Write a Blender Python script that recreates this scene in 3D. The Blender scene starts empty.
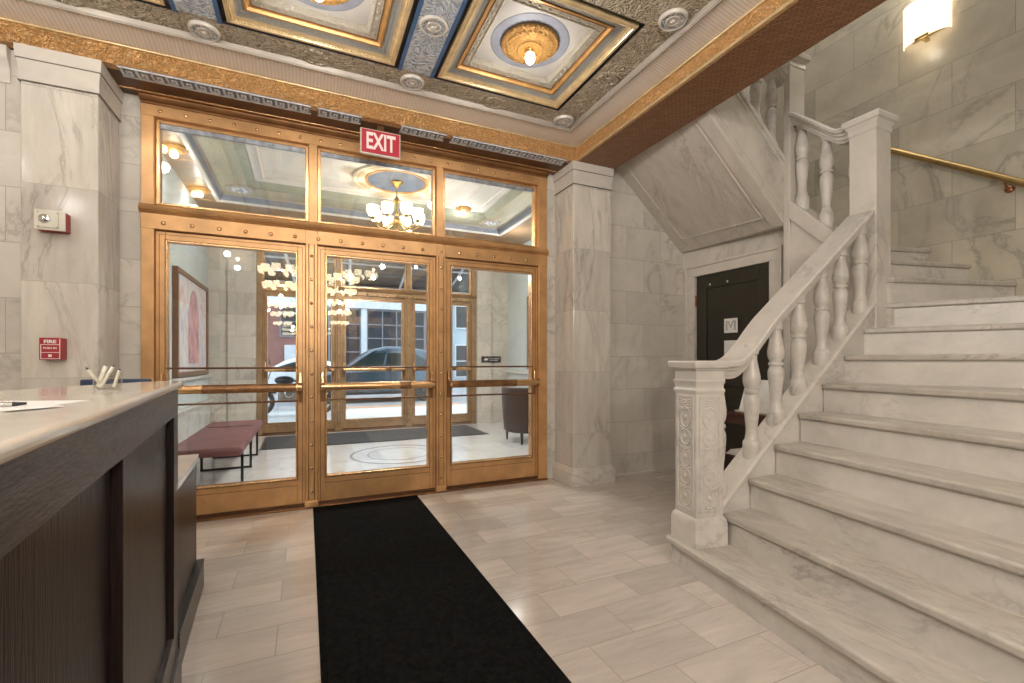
import bpy, bmesh, math, random
from mathutils import Matrix, Vector
random.seed(7)
SC = bpy.context.scene
COL = SC.collection
# ------------------------------------------------------------------ camera, world, sun, exposure
YAW = math.radians(24.3)
cam = bpy.data.cameras.new('camera'); cam.sensor_width = 36; cam.lens = 456/1024*36
cam.shift_y = 19.5/1024; cam.clip_start = .02; cam.clip_end = 300
co = bpy.data.objects.new('camera', cam); COL.objects.link(co)
co.location = (0, 0, 1.25); co.rotation_euler = (math.pi/2, 0, -YAW)
SC.camera = co
W = bpy.data.worlds.new('sky'); SC.world = W; W.use_nodes = True
bg = W.node_tree.nodes['Background']; bg.inputs[0].default_value = (.74, .86, 1, 1); bg.inputs[1].default_value = 3.4
def light(name, kind, loc, energy, color=(1, .87, .7), size=.1, rot=(0, 0, 0), sizey=None):
    l = bpy.data.lights.new(name, kind); l.energy = energy; l.color = color
    if kind == 'AREA':
        l.size = size
        if sizey: l.shape = 'RECTANGLE'; l.size_y = sizey
    elif kind == 'SUN': l.angle = size
    else: l.shadow_soft_size = size
    o = bpy.data.objects.new(name, l); COL.objects.link(o); o.location = loc; o.rotation_euler = rot
    return o
light('sun', 'SUN', (20, 12, 30), 3.2, (1, .96, .9), .02, (math.radians(8), math.radians(48), 0))
light('stairwell_top_light', 'AREA', (4.1, 2.2, 6.05), 35, (1, .97, .93), 1.6, (0, 0, 0), 2.6)  # unseen area light added above the stairs, below the closed ceiling
SC.view_settings.view_transform = 'Standard'; SC.view_settings.look = 'None'
SC.view_settings.exposure = 0.08; SC.view_settings.gamma = 1
SC.view_settings.use_curve_mapping = False
try:
    SC.cycles.max_bounces = 12; SC.cycles.transparent_max_bounces = 24; SC.cycles.glossy_bounces = 8
    SC.cycles.sample_clamp_indirect = 6
except Exception: pass
LAMP = 10        # watts of one coffer lamp
WARM = (1, .975, .935)

# ------------------------------------------------------------------ mesh helpers
class MB:
    def __init__(s, xf=None): s.v = []; s.f = []; s.xf = xf
    def add(s, vs, fs):
        n = len(s.v)
        for p in vs:
            p = Vector(p)
            s.v.append(s.xf @ p if s.xf else p)
        for f in fs: s.f.append([i+n for i in f])
        return s
    def box(s, x0, x1, y0, y1, z0, z1):
        return s.add([(x, y, z) for x in (x0, x1) for y in (y0, y1) for z in (z0, z1)],
                     [(0,1,3,2),(4,6,7,5),(0,4,5,1),(2,3,7,6),(0,2,6,4),(1,5,7,3)])
    def prism(s, pts, vec):
        n = len(pts); vec = Vector(vec); a = [Vector(p) for p in pts]
        return s.add(a+[p+vec for p in a], [list(range(n)), list(range(2*n-1, n-1, -1))]+[(i,(i+1)%n,n+(i+1)%n,n+i) for i in range(n)])
    def poly(s, pts): return s.add(pts, [list(range(len(pts)))])
    def lathe(s, prof, c=(0,0,0), seg=20, ax=None, caps=True, ang=2*math.pi, a0=0):
        R = Vector((0,0,1)).rotation_difference(Vector(ax)).to_matrix() if ax else Matrix.Identity(3)
        c = Vector(c); vs = []; fs = []; full = ang > 6.28; m = seg if full else seg+1
        for r, z in prof:
            for i in range(m):
                t = a0+ang*i/seg; vs.append(c+R @ Vector((r*math.cos(t), r*math.sin(t), z)))
        for k in range(len(prof)-1):
            for i in range(seg):
                j = (i+1) % m; fs.append((k*m+i, k*m+j, (k+1)*m+j, (k+1)*m+i))
        if caps and full:
            if prof[0][0] > 1e-6: fs.append(list(range(m))[::-1])
            if prof[-1][0] > 1e-6: fs.append([(len(prof)-1)*m+i for i in range(m)])
        return s.add(vs, fs)
    def tube(s, pts, r, seg=10, closed=False, rr=None):
        P = [Vector(p) for p in pts]; n = len(P); vs = []; fs = []
        up = None
        for i, p in enumerate(P):
            if closed: t = P[(i+1)%n]-P[i-1]
            else: t = P[min(i+1,n-1)]-P[max(i-1,0)]
            t.normalize()
            if up is None: up = t.orthogonal()
            up = (up-t*up.dot(t))
            if up.length < 1e-6: up = t.orthogonal()
            up.normalize(); b = t.cross(up); q = rr[i] if rr else r
            for k in range(seg):
                a = 2*math.pi*k/seg; vs.append(p+(up*math.cos(a)+b*math.sin(a))*q)
        for i in range(n if closed else n-1):
            j = (i+1) % n
            for k in range(seg): fs.append((i*seg+k, i*seg+(k+1)%seg, j*seg+(k+1)%seg, j*seg+k))
        if not closed: fs += [list(range(seg))[::-1], [(n-1)*seg+k for k in range(seg)]]
        return s.add(vs, fs)
    def sphere(s, c, r, seg=14, sc=(1,1,1)):
        k = seg//2; pr = [(r*math.sin(math.pi*i/k), -r*math.cos(math.pi*i/k)) for i in range(k+1)]
        vs = []; fs = []; c = Vector(c)
        for q, z in pr:
            for i in range(seg):
                t = 2*math.pi*i/seg; vs.append(c+Vector((q*math.cos(t)*sc[0], q*math.sin(t)*sc[1], z*sc[2])))
        for a in range(k):
            for i in range(seg):
                j = (i+1)%seg; fs.append((a*seg+i, a*seg+j, (a+1)*seg+j, (a+1)*seg+i))
        return s.add(vs, fs)
    def sweep(s, prof, path, closed=False, capends=True):
        """prof: list of (offset to the left of the path, height); path: xyz points; mitred"""
        P = [Vector(p) for p in path]; n = len(P); m = len(prof); vs = []; fs = []
        for i in range(n):
            d0 = P[i]-P[i-1] if (closed or i > 0) else P[1]-P[0]
            d1 = P[(i+1)%n]-P[i] if (closed or i < n-1) else P[i]-P[i-1]
            d0 = Vector((d0.x,d0.y,0)).normalized(); d1 = Vector((d1.x,d1.y,0)).normalized()
            n0 = Vector((-d0.y,d0.x,0)); n1 = Vector((-d1.y,d1.x,0)); nn = n0+n1
            nn = nn/max(nn.dot(n0), 1e-4) if nn.length > 1e-5 else n0
            for a, h in prof: vs.append(P[i]+nn*a+Vector((0,0,h)))
        for i in range(n if closed else n-1):
            j = (i+1)%n
            for k in range(m-1): fs.append((i*m+k, j*m+k, j*m+k+1, i*m+k+1))
        if not closed and capends: fs += [list(range(m)), [(n-1)*m+k for k in range(m)][::-1]]
        return s.add(vs, fs)

def origin_of(o):
    while o.parent: o = o.parent
    return Vector(o.location)
def build(name, mb, mat, parent=None, bevel=0, smooth=None, label=None, kind=None, seg=2, at=None, raw=False):
    me = bpy.data.meshes.new(name)
    off = origin_of(parent) if parent else (Vector(at) if at else Vector((0,0,0)))
    me.from_pydata([v-off for v in mb.v], [], mb.f); me.update()
    if not raw:
        bm = bmesh.new(); bm.from_mesh(me); bmesh.ops.recalc_face_normals(bm, faces=bm.faces); bm.to_mesh(me); bm.free()
    for m in (mat if isinstance(mat, (list, tuple)) else [mat]): me.materials.append(m)
    if smooth is not None:
        for p in me.polygons: p.use_smooth = True
        me.set_sharp_from_angle(angle=math.radians(smooth))
    o = bpy.data.objects.new(name, me); COL.objects.link(o)
    if parent: o.parent = parent
    elif at: o.location = at
    if bevel:
        b = o.modifiers.new('edge', 'BEVEL'); b.width = bevel; b.segments = seg; b.limit_method = 'ANGLE'; b.angle_limit = math.radians(40)
        b.harden_normals = False
    if label: o['label'] = label
    if kind: o['kind'] = kind
    return o
def root(name, label, cat, loc, group=None, kind=None):
    o = bpy.data.objects.new(name, None); COL.objects.link(o); o.location = loc; o.empty_display_size = .1
    o['label'] = label; o['category'] = cat
    if group: o['group'] = group
    if kind: o['kind'] = kind
    return o
def tag(o, label, cat, group=None, kind=None):
    o['label'] = label; o['category'] = cat
    if group: o['group'] = group
    if kind: o['kind'] = kind
    return o
def struct(name, mb, mat, bevel=0, smooth=None, label=None, cat=None):
    o = build(name, mb, mat, None, bevel, smooth); o['kind'] = 'structure'
    if label: o['label'] = label
    if cat: o['category'] = cat
    return o
def sroot(name, label, cat, loc): return root(name, label, cat, loc, kind='structure')
def dup(src, loc, label=None, rotz=None):
    def rec(o, par):
        c = o.copy(); COL.objects.link(c); c.parent = par
        for ch in list(o.children): rec(ch, c)
        return c
    r = rec(src, None); r.location = loc
    if rotz is not None: r.rotation_euler = (0, 0, rotz)
    if label: r['label'] = label
    return r
def text_mb(txt, height, depth, mat4, bold=.0, xs=1.0):
    """letters as real geometry, local x right / y up, centred"""
    cu = bpy.data.curves.new('t', 'FONT'); cu.body = txt; cu.size = height*1.38; cu.extrude = depth/2; cu.offset = bold
    cu.align_x = 'CENTER'; cu.align_y = 'CENTER'
    o = bpy.data.objects.new('t', cu); COL.objects.link(o)
    dg = bpy.context.evaluated_depsgraph_get(); me = bpy.data.meshes.new_from_object(o.evaluated_get(dg))
    mb = MB(mat4); mb.add([(v.co.x*xs, v.co.y, v.co.z) for v in me.vertices], [list(p.vertices) for p in me.polygons])
    bpy.data.objects.remove(o); bpy.data.curves.remove(cu); bpy.data.meshes.remove(me)
    return mb
def face_mat(origin, xdir, zdir=(0,0,1)):
    x = Vector(xdir).normalized(); y = Vector(zdir).normalized(); z = x.cross(y)
    M = Matrix((x, y, z)).transposed().to_4x4(); M.translation = Vector(origin); return M

# ------------------------------------------------------------------ materials
class N:
    def __init__(s, name):
        s.m = bpy.data.materials.new(name); s.m.use_nodes = True; s.t = s.m.node_tree; s.b = s.t.nodes['Principled BSDF']
        s.out = s.t.nodes['Material Output']
    def n(s, typ, ins=None, **kw):
        o = s.t.nodes.new(typ)
        for k, v in kw.items(): setattr(o, k, v)
        for k, v in (ins or {}).items(): s.set(o.inputs[k], v)
        return o
    def set(s, sock, v):
        if isinstance(v, bpy.types.NodeSocket): s.t.links.new(v, sock)
        elif isinstance(v, bpy.types.Node): s.t.links.new(v.outputs[0], sock)
        else: sock.default_value = v
    def math(s, op, a, b=None, clamp=False):
        o = s.n('ShaderNodeMath', operation=op, use_clamp=clamp); s.set(o.inputs[0], a)
        if b is not None: s.set(o.inputs[1], b)
        return o.outputs[0]
    def mix(s, f, a, b, mode='MIX'):
        o = s.n('ShaderNodeMix', data_type='RGBA', blend_type=mode); s.set(o.inputs[0], f); s.set(o.inputs[6], a); s.set(o.inputs[7], b)
        return o.outputs[2]
    def ramp(s, f, stops):
        o = s.n('ShaderNodeValToRGB'); s.set(o.inputs[0], f); e = o.color_ramp.elements
        while len(e) < len(stops): e.new(.5)
        for k, (p, c) in enumerate(stops): e[k].position = p; e[k].color = c if len(c) == 4 else (*c, 1)
        return o.outputs[0]
    def noise(s, vec, scale, detail=4, rough=.55, dist=0):
        o = s.n('ShaderNodeTexNoise', {'Scale': scale, 'Detail': detail, 'Roughness': rough, 'Distortion': dist})
        if vec is not None: s.set(o.inputs['Vector'], vec)
        return o.outputs[0]
    def co(s): return s.n('ShaderNodeTexCoord').outputs['Object']
    def mapv(s, vec, scale=(1,1,1), loc=(0,0,0), rot=(0,0,0)):
        return s.n('ShaderNodeMapping', {'Vector': vec, 'Scale': scale, 'Location': loc, 'Rotation': rot}).outputs[0]
    def bump(s, h, strength=.3, dist=.01):
        o = s.n('ShaderNodeBump', {'Height': h, 'Strength': strength, 'Distance': dist}); s.set(s.b.inputs['Normal'], o.outputs[0])
    def P(s, **k):
        names = {'base':'Base Color','rough':'Roughness','metal':'Metallic','spec':'Specular IOR Level','coat':'Coat Weight','crough':'Coat Roughness','emit':'Emission Color','estr':'Emission Strength','trans':'Transmission Weight','alpha':'Alpha','sss':'Subsurface Weight'}
        for a, v in k.items():
            if a in ('base','emit') and isinstance(v, tuple) and len(v) == 3: v = (*v, 1)
            s.set(s.b.inputs[names[a]], v)
        return s
def v4(c): return (*c, 1)
def plain(name, c, rough=.5, metal=0, var=.06, scale=8, bump=0, **k):
    s = N(name); f = s.noise(s.co(), scale, 4)
    lo = tuple(max(0, x*(1-var*2)) for x in c); hi = tuple(min(1, x*(1+var*2)) for x in c)
    s.P(base=s.ramp(f, [(.3, lo), (.7, hi)]), rough=rough, metal=metal, **k)
    if bump: s.bump(s.noise(s.co(), scale*6, 5), bump, .005)
    return s.m
def marble(name, c, vein, rough=.3, vs=1.1, amount=.7, blocks=None, bw=.75, bh=.36, mortar=(.30,.27,.22), stretch=(1,1,1), rot=(.4,.5,.3), loc=(0,0,0), tone=.10, streak=0):
    s = N(name); c0 = s.co(); vec = s.mapv(c0, stretch, loc, rot); base = c
    br = None
    if blocks:
        sep = s.n('ShaderNodeSeparateXYZ', {0: c0}); cb = s.n('ShaderNodeCombineXYZ')
        ax = {'x': 0, 'y': 1}
        if blocks == 'f': s.set(cb.inputs[0], sep.outputs[0]); s.set(cb.inputs[1], sep.outputs[1])
        else: s.set(cb.inputs[0], sep.outputs[ax[blocks]]); s.set(cb.inputs[1], sep.outputs[2])
        bv = s.n('ShaderNodeVectorMath', {0: cb.outputs[0], 1: loc}, operation='ADD').outputs[0]
        br = s.n('ShaderNodeTexBrick', {'Vector': bv, 'Color1': (0,0,0,1), 'Color2': (1,1,1,1), 'Mortar': (.5,.5,.5,1), 'Scale': 1., 'Mortar Size': .0022, 'Mortar Smooth': .1, 'Bias': 0., 'Brick Width': bw, 'Row Height': bh})
        r = s.n('ShaderNodeSeparateColor', {0: br.outputs[0]}).outputs[0]
        sh = s.n('ShaderNodeVectorMath', {0: (9, 5, 13)}, operation='SCALE'); s.set(sh.inputs['Scale'], r)
        vec = s.n('ShaderNodeVectorMath', {0: vec, 1: sh.outputs[0]}, operation='ADD').outputs[0]
    n1 = s.noise(vec, vs*1.15, 9, .64, .9)
    v1 = s.math('ABSOLUTE', s.math('SUBTRACT', n1, .5))
    line = s.ramp(v1, [(0, (1,1,1)), (.010, (.62,.62,.62)), (.024, (.18,.18,.18)), (.05, (0,0,0))])
    patch = s.ramp(s.noise(vec, vs*.8, 3), [(.42, (0,0,0)), (.62, (1,1,1))])
    n2 = s.noise(vec, vs*2.6, 8, .7, .5)
    cloud = s.ramp(n2, [(.3, (0,0,0)), (.75, (1,1,1))])
    dk = tuple(x*(1-2*tone) for x in base)
    colr = s.mix(cloud, v4(dk), v4(base))
    vf = s.math('MULTIPLY', s.math('MULTIPLY', line, patch), amount)
    colr = s.mix(vf, colr, v4(vein))
    if streak:
        sv = s.mapv(c0, (1, 1, .12), loc); sn = s.noise(sv, 14, 4, .6)
        colr = s.mix(s.math('MULTIPLY', s.ramp(sn, [(.45, (0,0,0)), (.8, (1,1,1))]), streak), colr, v4(vein))
    if br:
        r = s.n('ShaderNodeSeparateColor', {0: br.outputs[0]}).outputs[0]
        sc_ = s.math('ADD', s.math('MULTIPLY', r, tone*1.6), 1-tone*.9)
        g = s.n('ShaderNodeCombineColor', {0: sc_, 1: sc_, 2: s.math('MULTIPLY', sc_, .995)})
        colr = s.mix(1., colr, g.outputs[0], 'MULTIPLY')
        colr = s.mix(s.math('MULTIPLY', br.outputs['Fac'], .75), colr, v4(mortar))
    s.P(base=colr, rough=rough, spec=.45)
    return s.m
def glassy(name, base=.06, tint=(.97,.985,.98), k=5):
    s = N(name); s.t.nodes.remove(s.b)
    lw = s.n('ShaderNodeLayerWeight', {'Blend': .5}).outputs['Facing']
    f = s.math('ADD', s.math('MULTIPLY', s.math('POWER', lw, k), 1-base), base, True)
    tr = s.n('ShaderNodeBsdfTransparent', {0: v4(tint)}); gl = s.n('ShaderNodeBsdfGlossy', {0: (1,1,1,1), 'Roughness': .004})
    mx = s.n('ShaderNodeMixShader', {0: f, 1: tr.outputs[0], 2: gl.outputs[0]})
    s.t.links.new(mx.outputs[0], s.out.inputs[0]); return s.m
def emitter(name, c, strength):
    s = N(name); s.P(base=c, emit=c, estr=strength, rough=.4); return s.m
def ornament(name, c1, c2, c3, scale=22, metal=.3, rough=.45, bump=.6, fleck=.55):
    s = N(name); v = s.co()
    wv = s.n('ShaderNodeTexVoronoi', {'Vector': s.n('ShaderNodeVectorMath', {0: v, 1: s.n('ShaderNodeTexNoise', {'Vector': v, 'Scale': scale*.4}).outputs[1]}, operation='ADD').outputs[0], 'Scale': scale}, feature='SMOOTH_F1')
    d = wv.outputs['Distance']; n = s.noise(v, scale*1.7, 5, .6, 1.2); big = s.noise(v, 2.3, 3)
    colr = s.mix(s.ramp(d, [(.22, (0,0,0)), (.42, (1,1,1))]), v4(c1), v4(c2))
    colr = s.mix(s.math('MULTIPLY', s.ramp(n, [(fleck, (0,0,0)), (fleck+.08, (1,1,1))]), .8), colr, v4(c3))
    colr = s.mix(.18, colr, s.mix(big, v4(c2), v4(c1)))
    s.P(base=colr, rough=rough, metal=metal); s.bump(s.math('ADD', d, s.math('MULTIPLY', n, .45)), bump, .035); return s.m
def wood(name, c, c2, rough=.3, axis='z', coat=.3, scale=1.0):
    s = N(name); st = {'x': (2,30,30), 'y': (30,2,30), 'z': (30,30,2)}[axis]
    n = s.noise(s.mapv(s.co(), st), scale*1.2, 6, .6, .8); w = s.noise(s.mapv(s.co(), tuple(q*3 for q in st)), scale*2, 3)
    colr = s.ramp(s.math('ADD', s.math('MULTIPLY', n, .55), s.math('MULTIPLY', w, .45)), [(.40, c), (.62, c2)])
    s.P(base=colr, rough=rough, coat=coat, crough=.25, spec=.35); s.bump(s.math('ADD', w, s.math('MULTIPLY', n, .6)), .55, .004); return s.m

M = {}
M['wall_x'] = marble('pale marble wall blocks', (.66,.615,.55), (.30,.27,.235), .28, 1.0, .6, 'x', .47, .355, loc=(.1,.12,0))
M['wall_y'] = marble('pale marble wall blocks side', (.66,.615,.55), (.30,.27,.235), .28, 1.0, .6, 'y', .47, .355, loc=(.1,.12,0))
M['stair_wall'] = marble('greenish marble wall blocks', (.56,.505,.40), (.25,.23,.185), .3, .9, .7, 'y', .78, .39, (.20,.19,.155), loc=(.3,.05,0), tone=.14)
M['stair_wall_x'] = marble('greenish marble wall blocks back', (.56,.505,.40), (.25,.23,.185), .3, .9, .7, 'x', .78, .39, (.20,.19,.155), loc=(.3,.05,0), tone=.14)
M['pil'] = marble('pilaster marble', (.68,.63,.56), (.28,.25,.215), .13, 1.3, .6, 'x', 3.0, .62, (.42,.38,.32), stretch=(1.6,1.6,.55), loc=(.5,.1,0), streak=.35)
M['cap'] = marble('moulded marble', (.69,.64,.575), (.28,.25,.21), .28, 1.1, .5)
M['stair'] = marble('stair marble', (.70,.655,.595), (.22,.19,.165), .33, 1.5, .55, stretch=(1,1,1.4), tone=.12)
M['tread'] = marble('worn tread marble', (.58,.53,.465), (.24,.195,.16), .36, 2.6, .6, stretch=(2.2,.8,1), rot=(0,0,.15), tone=.16, streak=.0)
M['bal'] = marble('baluster marble', (.65,.605,.55), (.26,.23,.20), .3, 2.2, .6)
M['soffit'] = marble('veined soffit marble', (.66,.60,.525), (.26,.225,.19), .35, 1.6, .6, stretch=(.6,1.7,.6), rot=(.2,.1,.8), tone=.12)
M['floor'] = marble('travertine floor tile', (.61,.545,.49), (.40,.33,.275), .13, 1.2, .4, 'f', .50, .245, (.34,.27,.21), stretch=(.6,3.2,1), rot=(0,0,0), loc=(.12,.03,0), tone=.13)
M['vfloor'] = marble('vestibule white marble floor', (.74,.745,.755), (.42,.42,.42), .12, 1.0, .4, 'f', .6, .6, (.45,.44,.43))
M['inlay'] = marble('grey inlay marble', (.36,.36,.36), (.2,.2,.2), .15, 2, .4)
M['sill_marble'] = marble('white sill marble', (.70,.69,.67), (.36,.36,.36), .25, 1.3, .6)
M['top'] = marble('cream countertop marble', (.72,.67,.59), (.36,.32,.28), .12, 1.0, .7, rot=(.1,.2,.9))
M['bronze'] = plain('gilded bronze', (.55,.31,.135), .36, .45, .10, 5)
M['bronze_shaded'] = plain('shaded bronze', (.33,.205,.105), .45, .35, .12, 5)  # gilded bronze darkened, the outer doors' backlit shade put into the colour
M['bronze_hi'] = plain('polished bronze', (.64,.39,.19), .27, .75, .06, 9)
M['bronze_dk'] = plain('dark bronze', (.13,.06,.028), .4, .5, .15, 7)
M['bronze_mid'] = plain('brown bronze', (.24,.115,.045), .36, .55, .15, 6)
M['pad'] = plain('darker bronze touch pad', (.26,.13,.055), .38, .6, .2, 14)
M['gold_band'] = ornament('gilded relief band', (.50,.235,.07), (.84,.46,.18), (1,.78,.48), 26, .25, .42, 1., .56)
M['ceil'] = ornament('stencilled ceiling', (.27,.205,.135), (.50,.42,.31), (.72,.64,.50), 17, .25, .5, 1., .55)
M['strip'] = ornament('blue grey relief strip', (.30,.34,.41), (.55,.57,.60), (.76,.73,.68), 16, .2, .5, 1., .55)
M['vfrieze'] = ornament('olive stencil frieze', (.36,.34,.24), (.44,.42,.31), (.56,.53,.40), 18, .1, .55, .3, .57)
M['silver'] = plain('pearl painted plaster', (.62,.57,.51), .38, .25, .06, 12)
M['ropeb'] = plain('pearl rope bead', (.36,.31,.26), .45, .15)
M['cream'] = plain('cream paint', (.70,.64,.53), .5, 0, .03, 10)
M['white'] = plain('white plaster', (.70,.675,.63), .6, 0, .02, 6)
M['panelw'] = plain('pale coffer panel', (.44,.405,.365), .55, 0, .03, 6)
M['bluegrey'] = plain('blue grey paint', (.20,.225,.29), .5, 0, .08, 9)
M['blue'] = plain('deep blue paint', (.05,.115,.235), .45, 0, .12, 9)
M['navy'] = plain('navy plastic', (.022,.04,.085), .4)
M['discgrey'] = plain('soft shadow grey blue', (.22,.225,.26), .55, 0, .08, 9)
M['discblue'] = plain('slate blue paint', (.10,.145,.24), .5)
M['gap_shade'] = plain('recess shadow dark', (.035,.032,.035), .6)
M['joint'] = plain('dark joint', (.16,.135,.11), .7)
M['paleblue'] = plain('pale blue paint', (.33,.42,.56), .5, 0, .08, 9)
M['goldp'] = plain('gold leaf moulding', (.72,.55,.31), .33, .6, .10, 10)
M['goldo'] = plain('orange gold moulding', (.58,.33,.12), .36, .5, .10, 10)
M['beaded'] = ornament('grey beaded moulding', (.50,.47,.41), (.64,.60,.53), (.76,.71,.62), 60, .3, .42, .9)
M['carved'] = ornament('cream carved moulding', (.62,.54,.42), (.74,.67,.55), (.48,.33,.18), 40, .25, .42, .8, .6)
M['plate'] = ornament('gilded lamp plate', (.50,.25,.06), (.70,.40,.13), (.22,.09,.02), 40, .45, .38, .9, .6)
M['key'] = plain('silvered key pattern', (.80,.84,.92), .3, .35, .15, 20)  # silvery, with reflected daylight put into the bright blue-white
M['oliveg'] = plain('sage paint', (.33,.35,.28), .55, 0, .05, 5)
M['sage'] = plain('pale sage wall', (.56,.62,.62), .6, 0, .03, 3)
M['espresso'] = wood('espresso oak', (.008,.0036,.0032), (.023,.011,.0095), .36, 'z', .06)
M['espresso_h'] = wood('espresso oak rail', (.008,.0045,.004), (.075,.055,.05), .33, 'y', .12)
M['rug'] = plain('black rug pile', (.0075,.0072,.007), .95, 0, .25, 40, .8, spec=.04)
M['mat'] = plain('charcoal mat', (.06,.062,.068), .9, 0, .15, 60, .6)
M['glass'] = glassy('clear pane', .065)
M['carglass'] = plain('dark car glass', (.012,.022,.024), .08, 0, .1, 3)
M['shopglass'] = plain('dark shop glass', (.035,.037,.042), .12, 0, .1, 3, spec=.12)
M['acryl'] = glassy('clear acrylic', .05, (.96,.96,.95))
M['red'] = plain('fire red plastic', (.36,.022,.03), .4, 0, .08, 12)
M['exitred'] = emitter('lit red sign face', (.40,.02,.04), .10)
M['exitlet'] = emitter('lit sign letters', (.80,.66,.64), .12)
M['offwhite'] = plain('off white plastic', (.66,.62,.53), .45)
M['paper'] = plain('white paper', (.80,.79,.76), .7, 0, .02)
M['greyink'] = plain('grey ink', (.45,.44,.43), .7)
M['black'] = plain('black', (.012,.012,.012), .35)
M['chrome'] = plain('chrome', (.6,.6,.6), .15, 1)
M['door_dk'] = plain('black brown door paint', (.026,.022,.013), .4, 0, .1, 3)
M['brass'] = plain('satin brass', (.42,.29,.12), .28, .9, .08, 9)
M['copper'] = plain('coppery brass', (.42,.18,.09), .3, .8, .1)
M['bulb'] = emitter('lit bulb', (1,.80,.50), 14)
M['shade'] = emitter('lit glass shade', (1,.84,.58), 6)
M['sconce'] = emitter('lit alabaster', (1,.86,.64), 1.25)
M['plum'] = plain('plum leather', (.20,.08,.088), .45, 0, .12, 5, .15)
M['brownl'] = plain('dark brown leather', (.030,.010,.007), .36, 0, .15, 6, .1)
M['redwood'] = wood('dark red wood', (.045,.012,.008), (.08,.024,.016), .3, 'x')
M['frame_w'] = wood('brown frame wood', (.17,.075,.035), (.23,.11,.055), .4)
M['oak'] = wood('pale oak cornice', (.30,.18,.095), (.40,.26,.15), .4, 'x')
M['lead'] = plain('lead strip', (.32,.35,.40), .35, .4, .2, 20)
# weave of the brown beam soffit
s = N('brown woven soffit'); bt = s.n('ShaderNodeTexBrick', {'Vector': s.mapv(s.co(), (1,1,1), (0,0,0), (0,0,.785)), 'Color1': (.27,.125,.055,1), 'Color2': (.38,.19,.09,1), 'Mortar': (.16,.07,.03,1), 'Scale': 1., 'Mortar Size': .003, 'Brick Width': .06, 'Row Height': .02})
s.P(base=bt.outputs[0], rough=.48, metal=.2); s.bump(bt.outputs['Fac'], -.5, .004); M['weave'] = s.m
# abstract pastel artwork (generic)
s = N('pastel abstract paint'); q = s.n('ShaderNodeTexNoise', {'Vector': s.co(), 'Scale': 2.2, 'Detail': 5., 'Distortion': 1.6}); 
s.P(base=s.ramp(q.outputs[0], [(.25, (.34,.38,.52)), (.42, (.60,.60,.66)), (.52, (.70,.67,.64)), (.62, (.62,.45,.44)), (.8, (.72,.71,.70))]), rough=.5); M['art'] = s.m
M['artpink'] = plain('pink paint', (.55,.30,.32), .5, 0, .2, 6)

# fluted crown (ribs run across the moulding)
def fluted(name, axis):
    s = N(name); sep = s.n('ShaderNodeSeparateXYZ', {0: s.co()})
    w = s.math('SINE', s.math('MULTIPLY', sep.outputs[axis], 260.))
    f = s.math('ADD', s.math('MULTIPLY', w, .5), .5); n = s.noise(s.co(), 5, 4)
    c = s.mix(s.math('MULTIPLY', f, .55), v4((.74,.67,.60)), v4((.52,.45,.39)))
    c = s.mix(s.math('MULTIPLY', n, .3), c, v4((.74,.69,.65)))
    s.P(base=c, rough=.3, metal=.3); s.bump(f, .4, .004); return s.m
M['flute_x'] = fluted('fluted crown plaster', 0); M['flute_y'] = fluted('fluted crown plaster side', 1)

# ================================================================== LOBBY SHELL
ZB, ZC = 3.24, 3.45          # beam soffit / coffered ceiling height
YG, XG = 3.88, 2.46          # gold band faces
struct('floor', MB().box(-4.2, 5.3, -24, 4.30, -.10, 0), M['floor'], label='beige travertine tile floor of the lobby', cat='floor')
# left wall pieces at the door wall
struct('wall_back_left', MB().box(-4.2, -1.125, 4.27, 4.42, 0, 3.24).box(-4.2, -1.64, 3.975, 4.27, 0, 3.24), M['wall_x'], label='pale marble block wall left of the left pilaster', cat='wall')
struct('wall_left', MB().box(-4.35, -4.2, -24, 4.42, 0, 3.5), M['wall_y'], label='lobby side wall', cat='wall')
struct('wall_behind', MB().box(-4.35, 5.3, -24.15, -24, 0, 6.2), M['wall_x'], label='lobby wall behind the camera', cat='wall')
struct('wall_back_right', MB().box(2.322, 2.88, 4.27, 4.42, 0, 3.24).box(2.88, 5.3, 4.02, 4.42, 0, 6.2).box(2.322,2.43,4.262,4.28,0,3.24), M['wall_x'], label='pale marble block wall right of the right pilaster', cat='wall')
struct('wall_right', MB().box(5.12, 5.3, -24, 4.02, 0, 6.2), M['stair_wall'], label='greenish marble block wall of the stairwell', cat='wall')
struct('wall_above_beam', MB().box(2.52, 2.92, -24, 4.02, 3.262, 6.2).box(1.2,2.52,2.6,2.75,3.72,6.2), M['wall_y'], label='wall above the beam', cat='wall')
struct('ceiling_stairwell', MB().box(1.2, 5.3, -24, 4.42, 6.2, 6.3), M['white'], label='stairwell ceiling', cat='ceiling')
# wall base block
struct('baseboard_back', MB().box(2.90, 4.0, 3.995, 4.02, 0, .03), M['cap'], .004, label='thin marble kerb under the back wall', cat='baseboard')

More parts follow.
